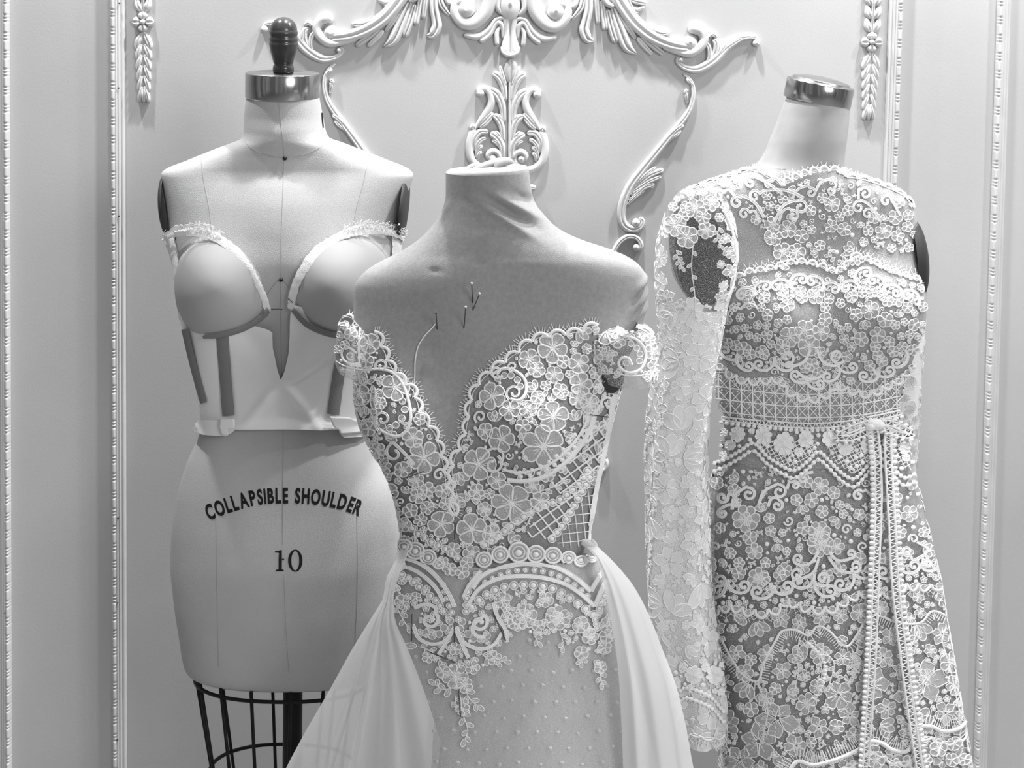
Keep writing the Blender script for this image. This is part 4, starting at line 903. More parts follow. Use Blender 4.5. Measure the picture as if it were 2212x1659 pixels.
# ---- waistband lace and hip applique
WS = Multi(FM, FS)
L = Lace(WS.px, .007, 17)
for x, y, r in ((882, 1178, 15), (904, 1187, 18), (930, 1201, 16), (952, 1216, 12), (1046, 1206, 16), (1080, 1195, 17), (1119, 1190, 21), (1155, 1194, 18), (1190, 1197, 17), (1222, 1203, 14), (1248, 1212, 13), (1270, 1206, 11)):
    L.ring(x, y, r, 4.5, True, r * 1.02); L.ring(x, y, r * .62, 2.4, False); L.dot(x, y + 1, r * .34, .0018)
L.flower(975, 1228, 16, 6, 0, 1, 2.6); L.flower(1000, 1235, 15, 5, .5, 1, 2.6); L.flower(960, 1212, 13, 5, .5, 1, 2.4); L.flower(1010, 1212, 14, 5, .5, 1, 2.4)
def dbl(p, w=8):
    L.cord(p, w, .0016); q = resample(spline(p, 8), 4); t_ = tang(q); n_ = np.stack([-t_[:, 1], t_[:, 0]], 1); L.cord(q + n_ * w * .4, 1.6, .0008, raw=True, lift=.0012); L.cord(q - n_ * w * .4, 1.6, .0008, raw=True, lift=.0012)
dbl([(1022, 1270), (1040, 1245), (1075, 1226), (1120, 1216), (1165, 1218), (1205, 1230), (1240, 1252), (1268, 1278)], 10)
dbl([(1012, 1308), (1035, 1272), (1075, 1250), (1120, 1244), (1170, 1248), (1215, 1262), (1248, 1284), (1276, 1310)], 9)
dbl([(1268, 1278), (1282, 1252), (1294, 1236)], 9); dbl([(1276, 1312), (1288, 1280), (1300, 1256)], 9)
dbl([(880, 1205), (910, 1215), (935, 1232), (958, 1258), (975, 1286), (985, 1310)], 9); dbl([(872, 1222), (900, 1230), (926, 1248), (948, 1272), (962, 1300)], 8); dbl([(862, 1240), (880, 1225), (878, 1205), (886, 1190)], 8)
dbl([(1003, 1290), (1016, 1262), (1040, 1232)], 8)
L.beads([(1048, 1258), (1080, 1242), (1120, 1231), (1160, 1232), (1200, 1244), (1235, 1264), (1262, 1288)], 18, 5.5, True)
L.beads([(1020, 1310), (1045, 1288), (1075, 1272), (1110, 1264), (1150, 1264), (1190, 1272), (1225, 1292), (1250, 1310), (1275, 1328)], 20, 9, True)
L.beads([(1282, 1330), (1290, 1305), (1300, 1280), (1303, 1262)], 13, 7, True); L.beads([(850, 1250), (868, 1240), (885, 1246), (900, 1258), (920, 1275), (945, 1296), (962, 1320)], 15, 7.5, True)
L.beads([(960, 1262), (968, 1290), (978, 1322)], 14, 6, True); L.beads([(1030, 1240), (1018, 1262), (1010, 1290), (1008, 1320)], 14, 7, True); L.beads([(1278, 1340), (1282, 1358)], 12, 6, True)
for x, y, r in ((848, 1292, 13), (878, 1300, 16), (860, 1270, 10), (905, 1290, 12), (1092, 1312, 10), (1130, 1330, 30), (1200, 1335, 28), (1085, 1295, 18), (1175, 1295, 18), (1110, 1345, 14), (1160, 1352, 14), (1095, 1335, 15), (1248, 1350, 18), (1268, 1375, 18), (1300, 1352, 16), (1302, 1375, 16), (1298, 1400, 15), (1290, 1442, 14), (1250, 1410, 16)):
    L.flower(x, y, r, 5 if r < 20 else 7, None, 1, 2.2)
    if r > 20: L.flower(x, y, r * .55, 5, None, 1, 2); 
for a, n in (([(845, 1300), (850, 1320), (848, 1340)], 3), ([(870, 1320), (880, 1340), (888, 1355)], 3), ([(1120, 1290), (1125, 1275)], 2), ([(1150, 1370), (1160, 1385)], 2), ([(1205, 1360), (1212, 1385), (1212, 1395)], 2), ([(1250, 1420), (1250, 1428)], 2), ([(1290, 1450), (1292, 1475)], 3), ([(1245, 1330), (1250, 1345)], 2)):
    L.sprig(a, n, 16, 2)
for c, tail, hand, r in (((934, 1338), [(902, 1312), (925, 1304), (946, 1312)], 1, 19), ((1036, 1344), [(1050, 1374), (1030, 1372), (1022, 1352)], 1, 19)): L.spiral(c[0], c[1], r, -.9 if hand > 0 else 0, hand, 1.1, 9, tail)
dbl([(900, 1350), (912, 1378), (940, 1390), (968, 1380), (984, 1352)], 7); dbl([(988, 1352), (1002, 1384), (1035, 1400), (1066, 1392), (1084, 1366)], 8); dbl([(984, 1355), (968, 1385), (952, 1412)], 8); dbl([(986, 1355), (1000, 1388), (1014, 1420)], 8); dbl([(1066, 1300), (1074, 1330), (1092, 1360), (1094, 1386)], 9)
for x, y in ((925, 1366), (938, 1372), (952, 1368), (962, 1355), (1012, 1368), (1024, 1378), (1040, 1380), (1052, 1372), (975, 1340), (1000, 1342), (978, 1356), (996, 1358)): L.ring(x, y, 8, 2)
L.leaf(906, 1394, -24, 0, 2.2); L.sprig([(910, 1395), (935, 1405), (958, 1428)], 6, 16, 2)
for x, y, r in ((930, 1418, 14), (960, 1448, 16), (985, 1458, 28), (1022, 1440, 16), (1006, 1478, 18), (1002, 1530, 15), (1068, 1420, 16), (985, 1400, 14)): L.flower(x, y, r, 5 if r < 20 else 7, None, 1, 2.2)
L.sprig([(1040, 1410), (1060, 1425), (1088, 1428)], 5, 18, 2.2); L.sprig([(980, 1485), (960, 1488), (945, 1478)], 4, 20, 2.2); L.sprig([(1005, 1485), (1018, 1510), (1032, 1522)], 4, 20, 2.2); L.sprig([(996, 1500), (1002, 1540), (1012, 1575), (1006, 1595)], 7, 20, 2.2); L.sprig([(985, 1500), (988, 1520)], 2, 16, 2)
L.circ = [(x, y, 5) for x, y in ((0, 0),)]
L.scatter([(845, 1300), (870, 1235), (925, 1262), (970, 1330), (1010, 1330), (1040, 1290), (1110, 1275), (1180, 1275), (1240, 1310), (1300, 1300), (1312, 1380), (1290, 1440), (1260, 1405), (1190, 1365), (1100, 1370), (1040, 1440), (985, 1490), (930, 1420), (895, 1360)], [8, 6, 4.5], 260, ('f', 'l'), 1.9)
L.build('hip_applique', g)
# ---- overskirts of sheer organza gathered at the waist
def sheet(name, rows, yf, folds, m, parent, S_=60):
    """rows: (py, x inner, x outer); yf(s, t): depth; folds: list of (centre s, width, amplitude)"""
    r = np.array(rows, float); n = 70; py = np.linspace(r[0, 0], r[-1, 0], n); xi = pchip(r[:, 0], r[:, 1], py); xo = pchip(r[:, 0], r[:, 2], py); s = np.linspace(0, 1, S_); V = np.zeros((n, S_, 3))
    for i in range(n):
        t_ = i / (n - 1); Y = yf(s, t_)
        for c, w, a in folds: Y = Y - a * min(1, .15 + t_ * 2.2) * np.exp(-((s - c - .02 * math.sin(5 * t_ + c * 9)) / w) ** 2)
        V[i] = at(np.stack([xi[i] * (1 - s) + xo[i] * s, np.full(S_, py[i])], 1), Y)
    return link(name, V.reshape(-1, 3), gridf(n, S_), m, parent)
def dep(s0):
    return lambda s, t_: YM - (.075 + .11 * t_) * np.sqrt(np.clip(1 - (s * .93 + .05) ** 2, 0, 1)) - .018
fo = [(.14, .09, .007), (.36, .07, .010), (.62, .06, .014), (.78, .07, .016), (.94, .04, .006)]
sheet('overskirt', [(1188, 884, 864), (1215, 874, 852), (1250, 860, 834), (1290, 850, 828), (1330, 852, 805), (1400, 880, 762), (1490, 915, 712), (1580, 945, 660), (1659, 968, 618), (1900, 1020, 510), (2300, 1080, 380), (2440, 1090, 350)], dep(0), fo, M['organza'], g)
sheet('overskirt', [(1182, 1268, 1292), (1200, 1284, 1312), (1225, 1294, 1336), (1262, 1304, 1366), (1320, 1316, 1398), (1400, 1330, 1430), (1480, 1338, 1460), (1560, 1342, 1480), (1659, 1346, 1498), (1900, 1350, 1560), (2440, 1350, 1690)], dep(1), [(.22, .08, .008), (.55, .12, .010), (.86, .07, .010)], M['organza'], g)
# gathered knot of cloth at the right waist, pins
b = MB()
for pts, w in (([(1256, 1170), (1272, 1176), (1296, 1192)], [6, 11, 4]), ([(1262, 1186), (1282, 1190), (1304, 1204)], [8, 12, 3]), ([(1278, 1166), (1284, 1176), (1290, 1184)], [4, 6, 2])):
    q = spline(np.c_[np.array(pts, float), w], 6); P = at(q[:, :2], YM - .045); V, f = tube(P, q[:, 2] * SM, 8); b.add(V, f)
b.build('waist_gather', M['organza'], g)
for p, q, lab in (((884, 1068 - 46), (915, 1009), 'pin across the lace at the gown\'s left bust edge'), ((1265, 893), (1303, 897), 'long pin through the lace near the gown\'s armhole'), ((985, 1125), (985, 1160), 'upright pin at the point of the gown\'s neckline'), ((1012, 1225), (970, 1232), 'pin lying across the gown\'s waist lace'),
                  ((985, 1345), (985, 1385), 'upright pin at the centre of the hip lace'), ((898, 1325), (898, 1382), 'upright pin left in the hip lace'), ((1066, 1322), (1092, 1382), 'slanted pin right in the hip lace'), ((930, 1405), (985, 1428), 'slanted pin below the hip lace scrolls'), ((994, 1490), (998, 1545), 'lowest pin in the hanging lace sprig')):
    bd = FM if p[1] < 1180 else FS
    A, n1 = bd.px([p, q], .009); tt_ = thing('straight_pin', lab, 'pin', A[0], 'pins in the gown lace')
    V, f = tube(A, .0007, 6); link('shaft', V, f, M['pin'], tt_); V, f = lathe([(.0001, -.001), (.001, 0), (.0001, .001)], A[1], A[1] - A[0], 8); link('head', V, f, M['pin'], tt_)
# ---------------------------------------------------------------- form under the lace dress
YR = -.40; SR_ = (-CAM[1] + YR) / F
FR = Body([(196, 1708, 1830, .044, .044, 2.0), (214, 1698, 1836, .0500, .0500, 2.0), (250, 1684, 1834, .054, .054, 2.0), (300, 1665, 1828, .058, .058), (340, 1647, 1823, .060, .062), (360, 1628, 1822, .062, .064), (372, 1598, 1846, .064, .066), (388, 1550, 1890, .066, .068), (402, 1512, 1922, .067, .070), (418, 1474, 1950, .068, .072), (435, 1462, 1966, .070, .075),
           (470, 1450, 1978, .072, .080), (520, 1444, 1984, .075, .085), (580, 1450, 1990, .078, .088), (640, 1482, 1998, .080, .088), (690, 1546, 1996, .082, .086), (740, 1556, 1980, .083, .084), (800, 1548, 1960, .083, .082), (850, 1546, 1944, .084, .080), (900, 1564, 1936, .085, .080), (950, 1566, 1950, .092, .088), (1030, 1550, 1968, .10, .098), (1150, 1548, 1985, .11, .115), (1400, 1560, 2000, .115, .12), (1440, 1575, 1985, .11, .11)],
          YR, 4, 144, 2.25, [(1672, 672, 82, 85, .040), (1892, 652, 88, 88, .046)])
t = thing('dress_form', 'pale form with a tilted steel neck cap wearing the long-sleeved lace dress', 'dress form', at([[1770, 2450]], YR)[0] * [1, 1, 0])
FR.mesh('torso', M['form'], t)
A_, B_ = at([[1768, 204]], YR)[0], at([[1779, 150]], YR)[0]; ax = B_ - A_; ax = ax + np.array([0, -.05, 0]) * np.linalg.norm(ax); ax /= np.linalg.norm(ax); q = SR_; rr = 73.5 * q
V, f = lathe([(.002, -17 * q), (rr * .97, -17 * q), (rr, -15 * q), (rr, 24 * q), (rr * .985, 26 * q), (rr * .86, 27 * q), (rr * .85, 31 * q), (rr * .83, 32 * q), (rr * .5, 37 * q), (rr * .2, 39 * q), (.0005, 39.5 * q)], A_, ax, 72); link('neck_cap', V, f, M['steel'], t)
th = np.linspace(0, 2 * math.pi, 40, endpoint=False)
def ellpatch(c, a, b_, rot, bd, m, name, parent, off):
    V = []
    for k in (1, .8, .55, .3, .02):
        u, v = a * k * np.cos(th), b_ * k * np.sin(th); V.append(np.stack([c[0] + u * math.cos(rot) - v * math.sin(rot), c[1] + u * math.sin(rot) + v * math.cos(rot)], 1))
    P, Nn = bd.px(np.concatenate(V), off); return link(name, P, gridf(5, 40, True), m, parent)
ellpatch((1520, 535), 70, 124, -.10, FR, M['dark'], 'arm_plate', t, .003)
C = at([[1966, 560]], YR)[0]; V = []
for i in range(9):
    k = i / 8 * math.pi / 2; yy = np.cos(th) * .055 * math.sin(k); zz = np.sin(th) * 92 * SR_ * math.sin(k); V.append(np.stack([C[0] + .026 * math.cos(k) ** .7 - zz * .10, C[1] + yy, C[2] + zz], 1))
link('arm_plate', np.concatenate(V), gridf(9, 40, True), M['dark'], t)
C = at([[1775, 1430]], YR)[0]; V, f = tube(np.linspace(C, [C[0], C[1], .03], 5), .016, 20); link('pole', V, f, M['black'], t)
V, f = lathe([(.002, 0), (.15, 0), (.15, .012), (.04, .03), (.02, .05), (.002, .05)], (C[0], C[1], 0)); link('base', V, f, M['black'], t)
# ---------------------------------------------------------------- long-sleeved lace dress
d = thing('lace_dress', 'white long-sleeved lace dress with a pearl-edged waist tie', 'dress', at([[1775, 2450]], YR)[0] * [1, 1, 0])
FRl = lambda y: float(np.interp(y, FR_py, FR_l)); FRr = lambda y: float(np.interp(y, FR_py, FR_r))
FR_py, FR_l, FR_r = [372, 388, 402, 418, 435, 470, 520, 580, 640, 690, 740, 800, 850, 900, 950], [1598, 1550, 1512, 1474, 1462, 1540, 1575, 1590, 1585, 1570, 1557, 1550, 1548, 1566, 1568], [1846, 1890, 1922, 1950, 1966, 1978, 1984, 1990, 1998, 1996, 1980, 1960, 1944, 1936, 1950]
patch(FR.px, [(366, 1640, 1690), (374, 1606, 1840)] + [(y, FRl(y) + 2, FRr(y) - 2) for y in range(388, 940, 12)], M['fine'], 'bodice_net', d, 6, .003)
FK = Body([(880, 1562, 1938, .086, .082), (915, 1564, 1942, .090, .086), (960, 1566, 1960, .098, .094), (1030, 1542, 1978, .110, .106), (1080, 1529, 1988, .118, .114), (1180, 1529, 2010, .130, .126), (1260, 1530, 2028, .138, .134), (1350, 1531, 2042, .148, .144), (1480, 1545, 2063, .160, .156), (1620, 1557, 2087, .172, .17), (1700, 1560, 2098, .18, .178), (2000, 1540, 2160, .2, .2), (2430, 1490, 2240, .23, .22)], YR, 6, 168, 2.2,
          flute=lambda py, th: 1 + .020 * np.clip((py - 1050) / 500, 0, 1) * np.sin(11 * th + 1.0) + .012 * np.clip((py - 1050) / 500, 0, 1) * np.sin(17 * th))
FK.mesh('skirt', M['fine'], d, False, False)
v = FK.G.copy(); cen = v.mean(1, keepdims=True); v = cen + (v - cen) * .93
link('lining', v.reshape(-1, 3), gridf(FK.k, FK.T, True), M['lining'], d)
def curls(L, path, pitch, r, side=1, w=6, fl=True, alt=True):
    q = resample(spline(path, 12), pitch); tt_ = tang(q)
    for i in range(len(q) - 1):
        n = np.array([tt_[i, 1], -tt_[i, 0]]) * side; m = q[i] + tt_[i] * pitch * .5 - n * r * .9; g = 1 if i % 2 or not alt else -1; t_ = tt_[i] * g; p = pitch
        c = m + t_ * p * .20 + n * r * .42; a0 = math.atan2(n[1], n[0]); R = r * .58
        tail = [m - t_ * p * .50 - n * r * .25, m - t_ * p * .46 + n * r * .35, m - t_ * p * .26 + n * r * .86, m + t_ * p * .02 + n * r * 1.05]
        L.spiral(c[0], c[1], R, a0, side * g, 1.05, w, tail); L.circ.append((c[0], c[1], r * .8))
        L.sprig([m - t_ * p * .36 - n * r * .2, m - t_ * p * .22 + n * r * .2, m - t_ * p * .12 + n * r * .5], 3, r * .45, 1.6)
        if fl:
            k = m - n * r * .75; L.flower(k[0], k[1], r * .62, 5, None, 1, 1.9); L.circ.append((k[0], k[1], r * .6))
# yoke
L = Lace(FR.px, .004, 21)
yk = [(1640, 372), (1665, 386), (1700, 398), (1735, 388), (1762, 374), (1790, 372), (1815, 384), (1838, 392)]
L.cord([(1628, 362), (1650, 376), (1690, 392)], 5, .0015)
L.scallop([(1694, 402), (1716, 392), (1740, 382), (1770, 374), (1800, 374), (1825, 386)], 20, 15, 1, 6, 11, True, 6, True); L.scallop([(1826, 386), (1862, 392), (1900, 404), (1945, 424), (1970, 450)], 26, 8, 1, 6, 13, True, 5)
L.scallop([(1474, 420), (1520, 402), (1570, 386), (1625, 372), (1660, 384), (1692, 402)], 26, 6, 1, 6, 9)
for c, tail, h, r, w in (((1622, 398), [(1690, 420), (1660, 398), (1630, 386)], -1, 12, 7), ((1630, 425), [(1735, 428), (1700, 412), (1655, 412)], -1, 13, 7), ((1592, 438), [(1650, 470), (1632, 440), (1605, 424)], -1, 14, 7), ((1608, 462), [(1640, 478), (1630, 456)], -1, 12, 6), ((1728, 448), [(1672, 480), (1690, 446), (1716, 434)], 1, 16, 7), ((1712, 466), [(1682, 478), (1690, 456), (1704, 450)], 1, 13, 6), ((1750, 416), [(1710, 430), (1724, 408), (1745, 402)], 1, 11, 6), ((1793, 412), [(1760, 414), (1772, 394), (1795, 390), (1804, 402)], 1, 9, 6), ((1866, 420), [(1852, 432), (1852, 410)], 1, 13, 6), ((1852, 448), [(1900, 480), (1880, 448), (1858, 434)], -1, 13, 6), ((1910, 436), [(1940, 466), (1926, 440)], -1, 13, 6), ((1872, 462), [(1890, 476), (1888, 458)], -1, 12, 6), ((1555, 425), [(1600, 440), (1576, 414)], -1, 11, 6), ((1660, 400), [(1690, 402), (1676, 388)], -1, 9, 5)):
    L.spiral(c[0], c[1], r, math.atan2(tail[-1][1] - c[1], tail[-1][0] - c[0]), h, 1.1, w, tail); L.circ.append((c[0], c[1], r + 4))
for x, y, r in ((1668, 484, 18), (1700, 496, 20), (1670, 512, 20), (1795, 440, 18), (1775, 428, 12), (1830, 455, 12), (1930, 470, 16), (1905, 500, 18), (1935, 510, 14), (1664, 515, 14), (1750, 455, 12), (1690, 545, 22), (1730, 510, 16), (1720, 545, 20), (1770, 530, 12), (1885, 470, 14), (1955, 490, 12), (1710, 470, 12)): L.flower(x, y, r, 5, None, 1, 2.1); L.circ.append((x, y, r))
L.scatter([(1478, 424), (1560, 394), (1625, 376), (1690, 408), (1760, 388), (1830, 392), (1900, 412), (1962, 444), (1974, 500), (1960, 545), (1900, 540), (1865, 500), (1820, 470), (1760, 470), (1740, 560), (1690, 580), (1655, 520), (1640, 490), (1590, 460), (1555, 445), (1500, 438)], [11, 8, 6, 4.5], 700, ('f', 'l', 'f', 's', 'p'), 2.0)
L.scatter([(1690, 560), (1760, 470), (1850, 490), (1880, 560), (1820, 580), (1740, 560)], [16, 10, 5], 60, ('l', 'p', 'f'), 1.7)
for x, y in ((1839, 508), (1862, 530), (1806, 545)): L.dot(x, y, 5, .0016)
# upper bust band
ub = [(1590, 606), (1625, 592), (1660, 588), (1700, 576), (1735, 572), (1770, 580), (1800, 592), (1826, 584), (1848, 560), (1880, 572), (1915, 590), (1950, 602), (1984, 612)]
L.scallop(ub, 22, 13, 1, 5.5, 15, True, 5.5, True)
curls(L, [(x, y + 26) for x, y in ub], 40, 20, 1, 7)
L.scallop([(1575, 690), (1600, 668), (1640, 668)], 30, 12, 1, 5, 0)
for x, y, r in ((1612, 640, 14), (1650, 640, 15), (1690, 630, 14), (1760, 640, 20), (1730, 645, 13), (1840, 640, 15), (1880, 670, 20), (1850, 680, 14), (1910, 690, 16), (1935, 650, 14), (1965, 640, 13), (1605, 610, 9), (1780, 665, 12), (1700, 660, 16), (1660, 680, 12), (1822, 620, 12), (1905, 640, 12)): L.flower(x, y, r, 5, None, 1, 2.1); L.circ.append((x, y, r))
up = [(1585, 615), (1700, 590), (1800, 606), (1850, 585), (1985, 622), (1994, 670), (1920, 690), (1870, 690), (1800, 660), (1700, 665), (1575, 690)]
L.scatter(up, [10, 7, 5], 700, ('f', 'l', 's', 'f'), 2.0)
# bust, lower band
for x, y, r in ((1705, 725, 22), (1735, 712, 22), (1770, 715, 20), (1745, 745, 24), (1690, 745, 16), (1860, 730, 16), (1895, 720, 17), (1890, 745, 12), (1895, 765, 13), (1610, 752, 17), (1648, 758, 15), (1575, 740, 13), (1780, 690, 16), (1770, 760, 14), (1832, 705, 9), (1930, 700, 10), (1960, 720, 10), (1945, 745, 11), (1660, 720, 12), (1640, 700, 10)): L.flower(x, y, r, 5, None, 1, 2.1); L.circ.append((x, y, r))
lb = [(1556, 778), (1590, 806), (1620, 815), (1655, 813), (1690, 812), (1706, 836), (1735, 852), (1765, 852), (1790, 838), (1805, 824), (1840, 836), (1875, 842), (1905, 828), (1935, 812), (1958, 788)]
L.scallop(lb, 24, 16, -1, 5.5, 18, False, 5.5, True)
curls(L, [(x, y - 22) for x, y in lb], 44, 20, -1, 7)
L.spiral(1700, 768, 18, 2.5, -1, 1.05, 7, [(1748, 752), (1735, 778), (1705, 788)]); L.spiral(1808, 766, 18, .6, 1, 1.05, 7, [(1762, 752), (1775, 778), (1802, 788)]); L.cord([(1720, 800), (1740, 815), (1765, 815), (1785, 800)], 7, .0014); L.flower(1752, 785, 15, 5, .3, 1, 2.2)
L.scatter([(1562, 700), (1700, 690), (1800, 690), (1990, 690), (1975, 760), (1940, 800), (1850, 820), (1760, 840), (1660, 800), (1560, 780)], [12, 9, 6, 4.5], 330, ('f', 'l', 's', 'f'), 2.0)
L.build('lace_applique', d)
# lattice midriff
L = Lace(FR.px, .0035, 23)
for i, y in enumerate((842, 868, 893)):
    L.cord([(1550, y - 8), (1620, y + 1), (1700, y + 8), (1780, y + 8), (1870, y + 1), (1940, y - 14)], 2.6, .0008)
xs = np.arange(1556, 1942, 23.5)
for x in xs:
    dy = 8 * math.sin((x - 1550) / 390 * math.pi); L.cord([(x, 812 + dy), (x + 2, 912 + dy)], 2.8, .0009, smooth=False)
    for y in (816, 842, 868, 893):
        L.cord([(x, y + dy), (x + 23.5, y + 26 + dy)], 1.7, .0007, smooth=False); L.cord([(x + 23.5, y + dy), (x, y + 26 + dy)], 1.7, .0007, smooth=False)
        for a in range(8): L.dot(x + 7 * math.cos(a * .785), y + dy + 7 * math.sin(a * .785), 1.5, .0006)
L.build('lattice_midriff', d)
# peplum of heavy daisy lace
patch(Multi(FR, FK).px, [(918, 1574, 1938), (935, 1572, 1950), (960, 1566, 1966), (985, 1556, 1970), (1000, 1550, 1976), (1012, 1640, 1960)], M['tulle'], 'peplum_net', d, 6, .005)
MK = Multi(FR, FK)
L = Lace(MK.px, .007, 25)
for x, y, r, n in ((1600, 936, 18, 8), (1652, 940, 22, 8), (1695, 958, 27, 8), (1740, 948, 20, 8), (1790, 946, 19, 6), (1824, 966, 20, 8), (1868, 962, 18, 8), (1914, 958, 18, 8), (1586, 960, 13, 8), (1945, 970, 14, 8)): L.flower(x, y, r, n, None, 0, 1.2, mid=False); L.circ.append((x, y, r))
z1 = [(1552, 1004), (1580, 990), (1606, 972), (1632, 956), (1660, 985), (1690, 1006), (1716, 1016), (1744, 996), (1766, 976), (1790, 996), (1816, 1022), (1842, 1034), (1868, 1008), (1890, 984), (1916, 1006), (1945, 1032), (1966, 1026)]
L.beads(z1, 10, 4.8); L.beads([(x, y + 17) for x, y in z1], 12, 4.8); L.cord(z1, 4); L.cord([(x, y + 17) for x, y in z1], 4)
L.scatter([(1562, 930), (1940, 925), (1968, 1000), (1940, 1015), (1890, 975), (1842, 1018), (1766, 965), (1716, 1000), (1632, 945), (1560, 990)], [9, 6, 4.5], 500, ('f', 'd', 'd'), 2)
L.lattice([(1640, 950), (1766, 950), (1766, 974), (1716, 1012), (1690, 1004), (1640, 962)], 8, 8, .3, 2.0); L.lattice([(1780, 950), (1960, 950), (1960, 1020), (1890, 978), (1842, 1028), (1790, 990)], 8, 8, .3, 2.0)
L.build('peplum', d, [M['cord'], M['cord']])
# skirt lace
L = Lace(FK.px, .004, 27)
tb = [(1532, 1318), (1562, 1306), (1590, 1304), (1620, 1312), (1650, 1316), (1680, 1306), (1700, 1290), (1730, 1300), (1762, 1308), (1795, 1306), (1822, 1290), (1850, 1276), (1880, 1272), (1910, 1276), (1945, 1262), (1980, 1258), (2010, 1262), (2030, 1252)]
L.scallop(tb, 26, 18, -1, 6, 17, False, 5.5, True); L.scatter(tb + [(x, y - 22) for x, y in tb[::-1]], [7, 5], 500, ('f', 'f', 'd'), 1.8)
curls(L, [(x, y - 26) for x, y in tb], 48, 24, -1, 8)
S_ = (((1565, 1075), [(1600, 1092), (1585, 1068)], 1, 13), ((1620, 1068), [(1585, 1100), (1592, 1070), (1615, 1052)], 1, 15), ((1684, 1062), [(1640, 1092), (1652, 1062), (1680, 1046)], 1, 16), ((1680, 1092), [(1660, 1094), (1668, 1076), (1682, 1076)], 1, 13), ((1566, 1108), [(1600, 1094), (1580, 1090), (1562, 1098)], -1, 11), ((1718, 1048), [(1700, 1056), (1706, 1040)], 1, 10), ((1735, 1034), [(1756, 1020), (1742, 1022)], -1, 11), ((1852, 1070), [(1884, 1076), (1868, 1058)], -1, 13),
      ((1725, 1206), [(1768, 1190), (1750, 1216), (1728, 1220)], 1, 12), ((1724, 1238), [(1768, 1205), (1756, 1236), (1728, 1250)], 1, 15), ((1836, 1195), [(1790, 1192), (1808, 1210), (1830, 1208)], -1, 11), ((1846, 1222), [(1790, 1205), (1812, 1232), (1842, 1236)], -1, 13), ((1776, 1248), [(1752, 1252), (1770, 1264), (1788, 1262)], -1, 14), ((1955, 1190), [(1990, 1200), (1968, 1210)], 1, 12), ((1985, 1210), [(1975, 1170), (1998, 1185)], 1, 14), ((1540, 1225), [(1532, 1200), (1550, 1210)], 1, 11), ((1560, 1252), [(1534, 1262), (1552, 1268)], -1, 14))
for c, tail, h, r in S_:
    L.spiral(c[0], c[1], r, math.atan2(tail[-1][1] - c[1], tail[-1][0] - c[0]), h, 1.15, 7, tail); L.circ.append((c[0], c[1], r + 4))
for x, y, r in ((1614, 1120, 30), (1632, 1190, 18), (1622, 1160, 16), (1752, 1080, 16), (1775, 1105, 14), (1768, 1150, 26), (1772, 1175, 30), (1735, 1140, 15), (1805, 1180, 18), (1640, 1248, 24), (1695, 1230, 16), (1740, 1040, 15), (1770, 1050, 20), (1720, 1080, 13), (1800, 1065, 14), (1930, 1075, 16), (1960, 1110, 18), (1940, 1150, 14), (1590, 1060, 14), (1560, 1140, 12), (1600, 1215, 12), (1655, 1215, 12), (1820, 1110, 10), (1690, 1150, 9), (1700, 1190, 9), (1850, 1150, 9), (1990, 1150, 12)):
    L.flower(x, y, r, 5 if r < 22 else 7, None, 1, 2.2)
    if r > 22: L.flower(x, y, r * .5, 5, None, 0, 1.8)
    L.circ.append((x, y, r))
L.scatter([(1532, 1030), (1640, 1000), (1720, 1030), (1840, 1045), (1960, 1030), (1990, 1090), (2005, 1160), (2024, 1240), (1950, 1250), (1880, 1260), (1790, 1290), (1700, 1275), (1620, 1295), (1535, 1300)], [13, 10, 7, 5, 4], 420, ('l', 'f', 's', 'p', 'd'), 2.0)
L.build('upper_tier_lace', d)
L = Lace(FK.px, .003, 29); 
zz = [(1534, 1338), (1560, 1380), (1585, 1425), (1610, 1458), (1640, 1470), (1652, 1430), (1675, 1385), (1690, 1362), (1720, 1360), (1748, 1372), (1765, 1352), (1790, 1362), (1826, 1396), (1850, 1370), (1874, 1332), (1900, 1330), (1940, 1345), (1985, 1345), (2010, 1320), (2040, 1330)]
L.cord(zz, 5); L.fringe(zz, -1, 19, 5.5, 1.7)
pz = [(1534, 1330), (1600, 1325), (1700, 1320), (1800, 1325), (1880, 1295), (2030, 1275)] + [(x, y - 4) for x, y in zz[::-1]]
L.scatter(pz, [20, 13, 8, 5], 260, ('b', 'b', 'l', 'f'), 2.0)
L.build('scalloped_edging', d)
L = Lace(FK.px, .0025, 31)
for x, y, r in ((1680, 1550, 46), (1640, 1600, 44), (1655, 1510, 22), (1810, 1500, 34), (1835, 1545, 26), (1880, 1480, 40), (1960, 1500, 34), (1995, 1470, 46), (2000, 1460, 20), (1720, 1610, 26), (1770, 1570, 24), (1960, 1580, 22), (2040, 1540, 26), (1600, 1640, 36), (1580, 1420, 16), (1820, 1420, 20), (1740, 1460, 14)): L.motif(x, y, r, 'b', 2.4); L.circ.append((x, y, r * .95))
for p in ([(1728, 1375), (1722, 1420), (1725, 1450), (1716, 1490)], [(1738, 1380), (1765, 1410), (1775, 1450), (1768, 1500), (1752, 1520)], [(1760, 1390), (1800, 1430), (1790, 1480)], [(1640, 1480), (1660, 1530), (1650, 1590)], [(1850, 1400), (1840, 1460)], [(1980, 1360), (1960, 1420), (1975, 1440)], [(2030, 1380), (2050, 1450), (2070, 1540)]): L.sprig(p, 9, 15, 2.6)
L.beads([(1748, 1390), (1776, 1420), (1782, 1455), (1772, 1490)], 9, 4.5)
pl = [(1560, 1400), (1600, 1470), (1640, 1490), (1690, 1390), (1750, 1390), (1830, 1420), (1880, 1350), (1990, 1365), (2040, 1345), (2075, 1540), (2092, 1665), (1560, 1665)]
L.scatter(pl, [24, 17, 12, 8, 6, 4.5, 3.5], 800, ('b', 'b', 'l', 'p', 'f'), 2.1, .9)
L.build('lower_tier_lace', d)
L = Lace(FK.px, .006, 33)
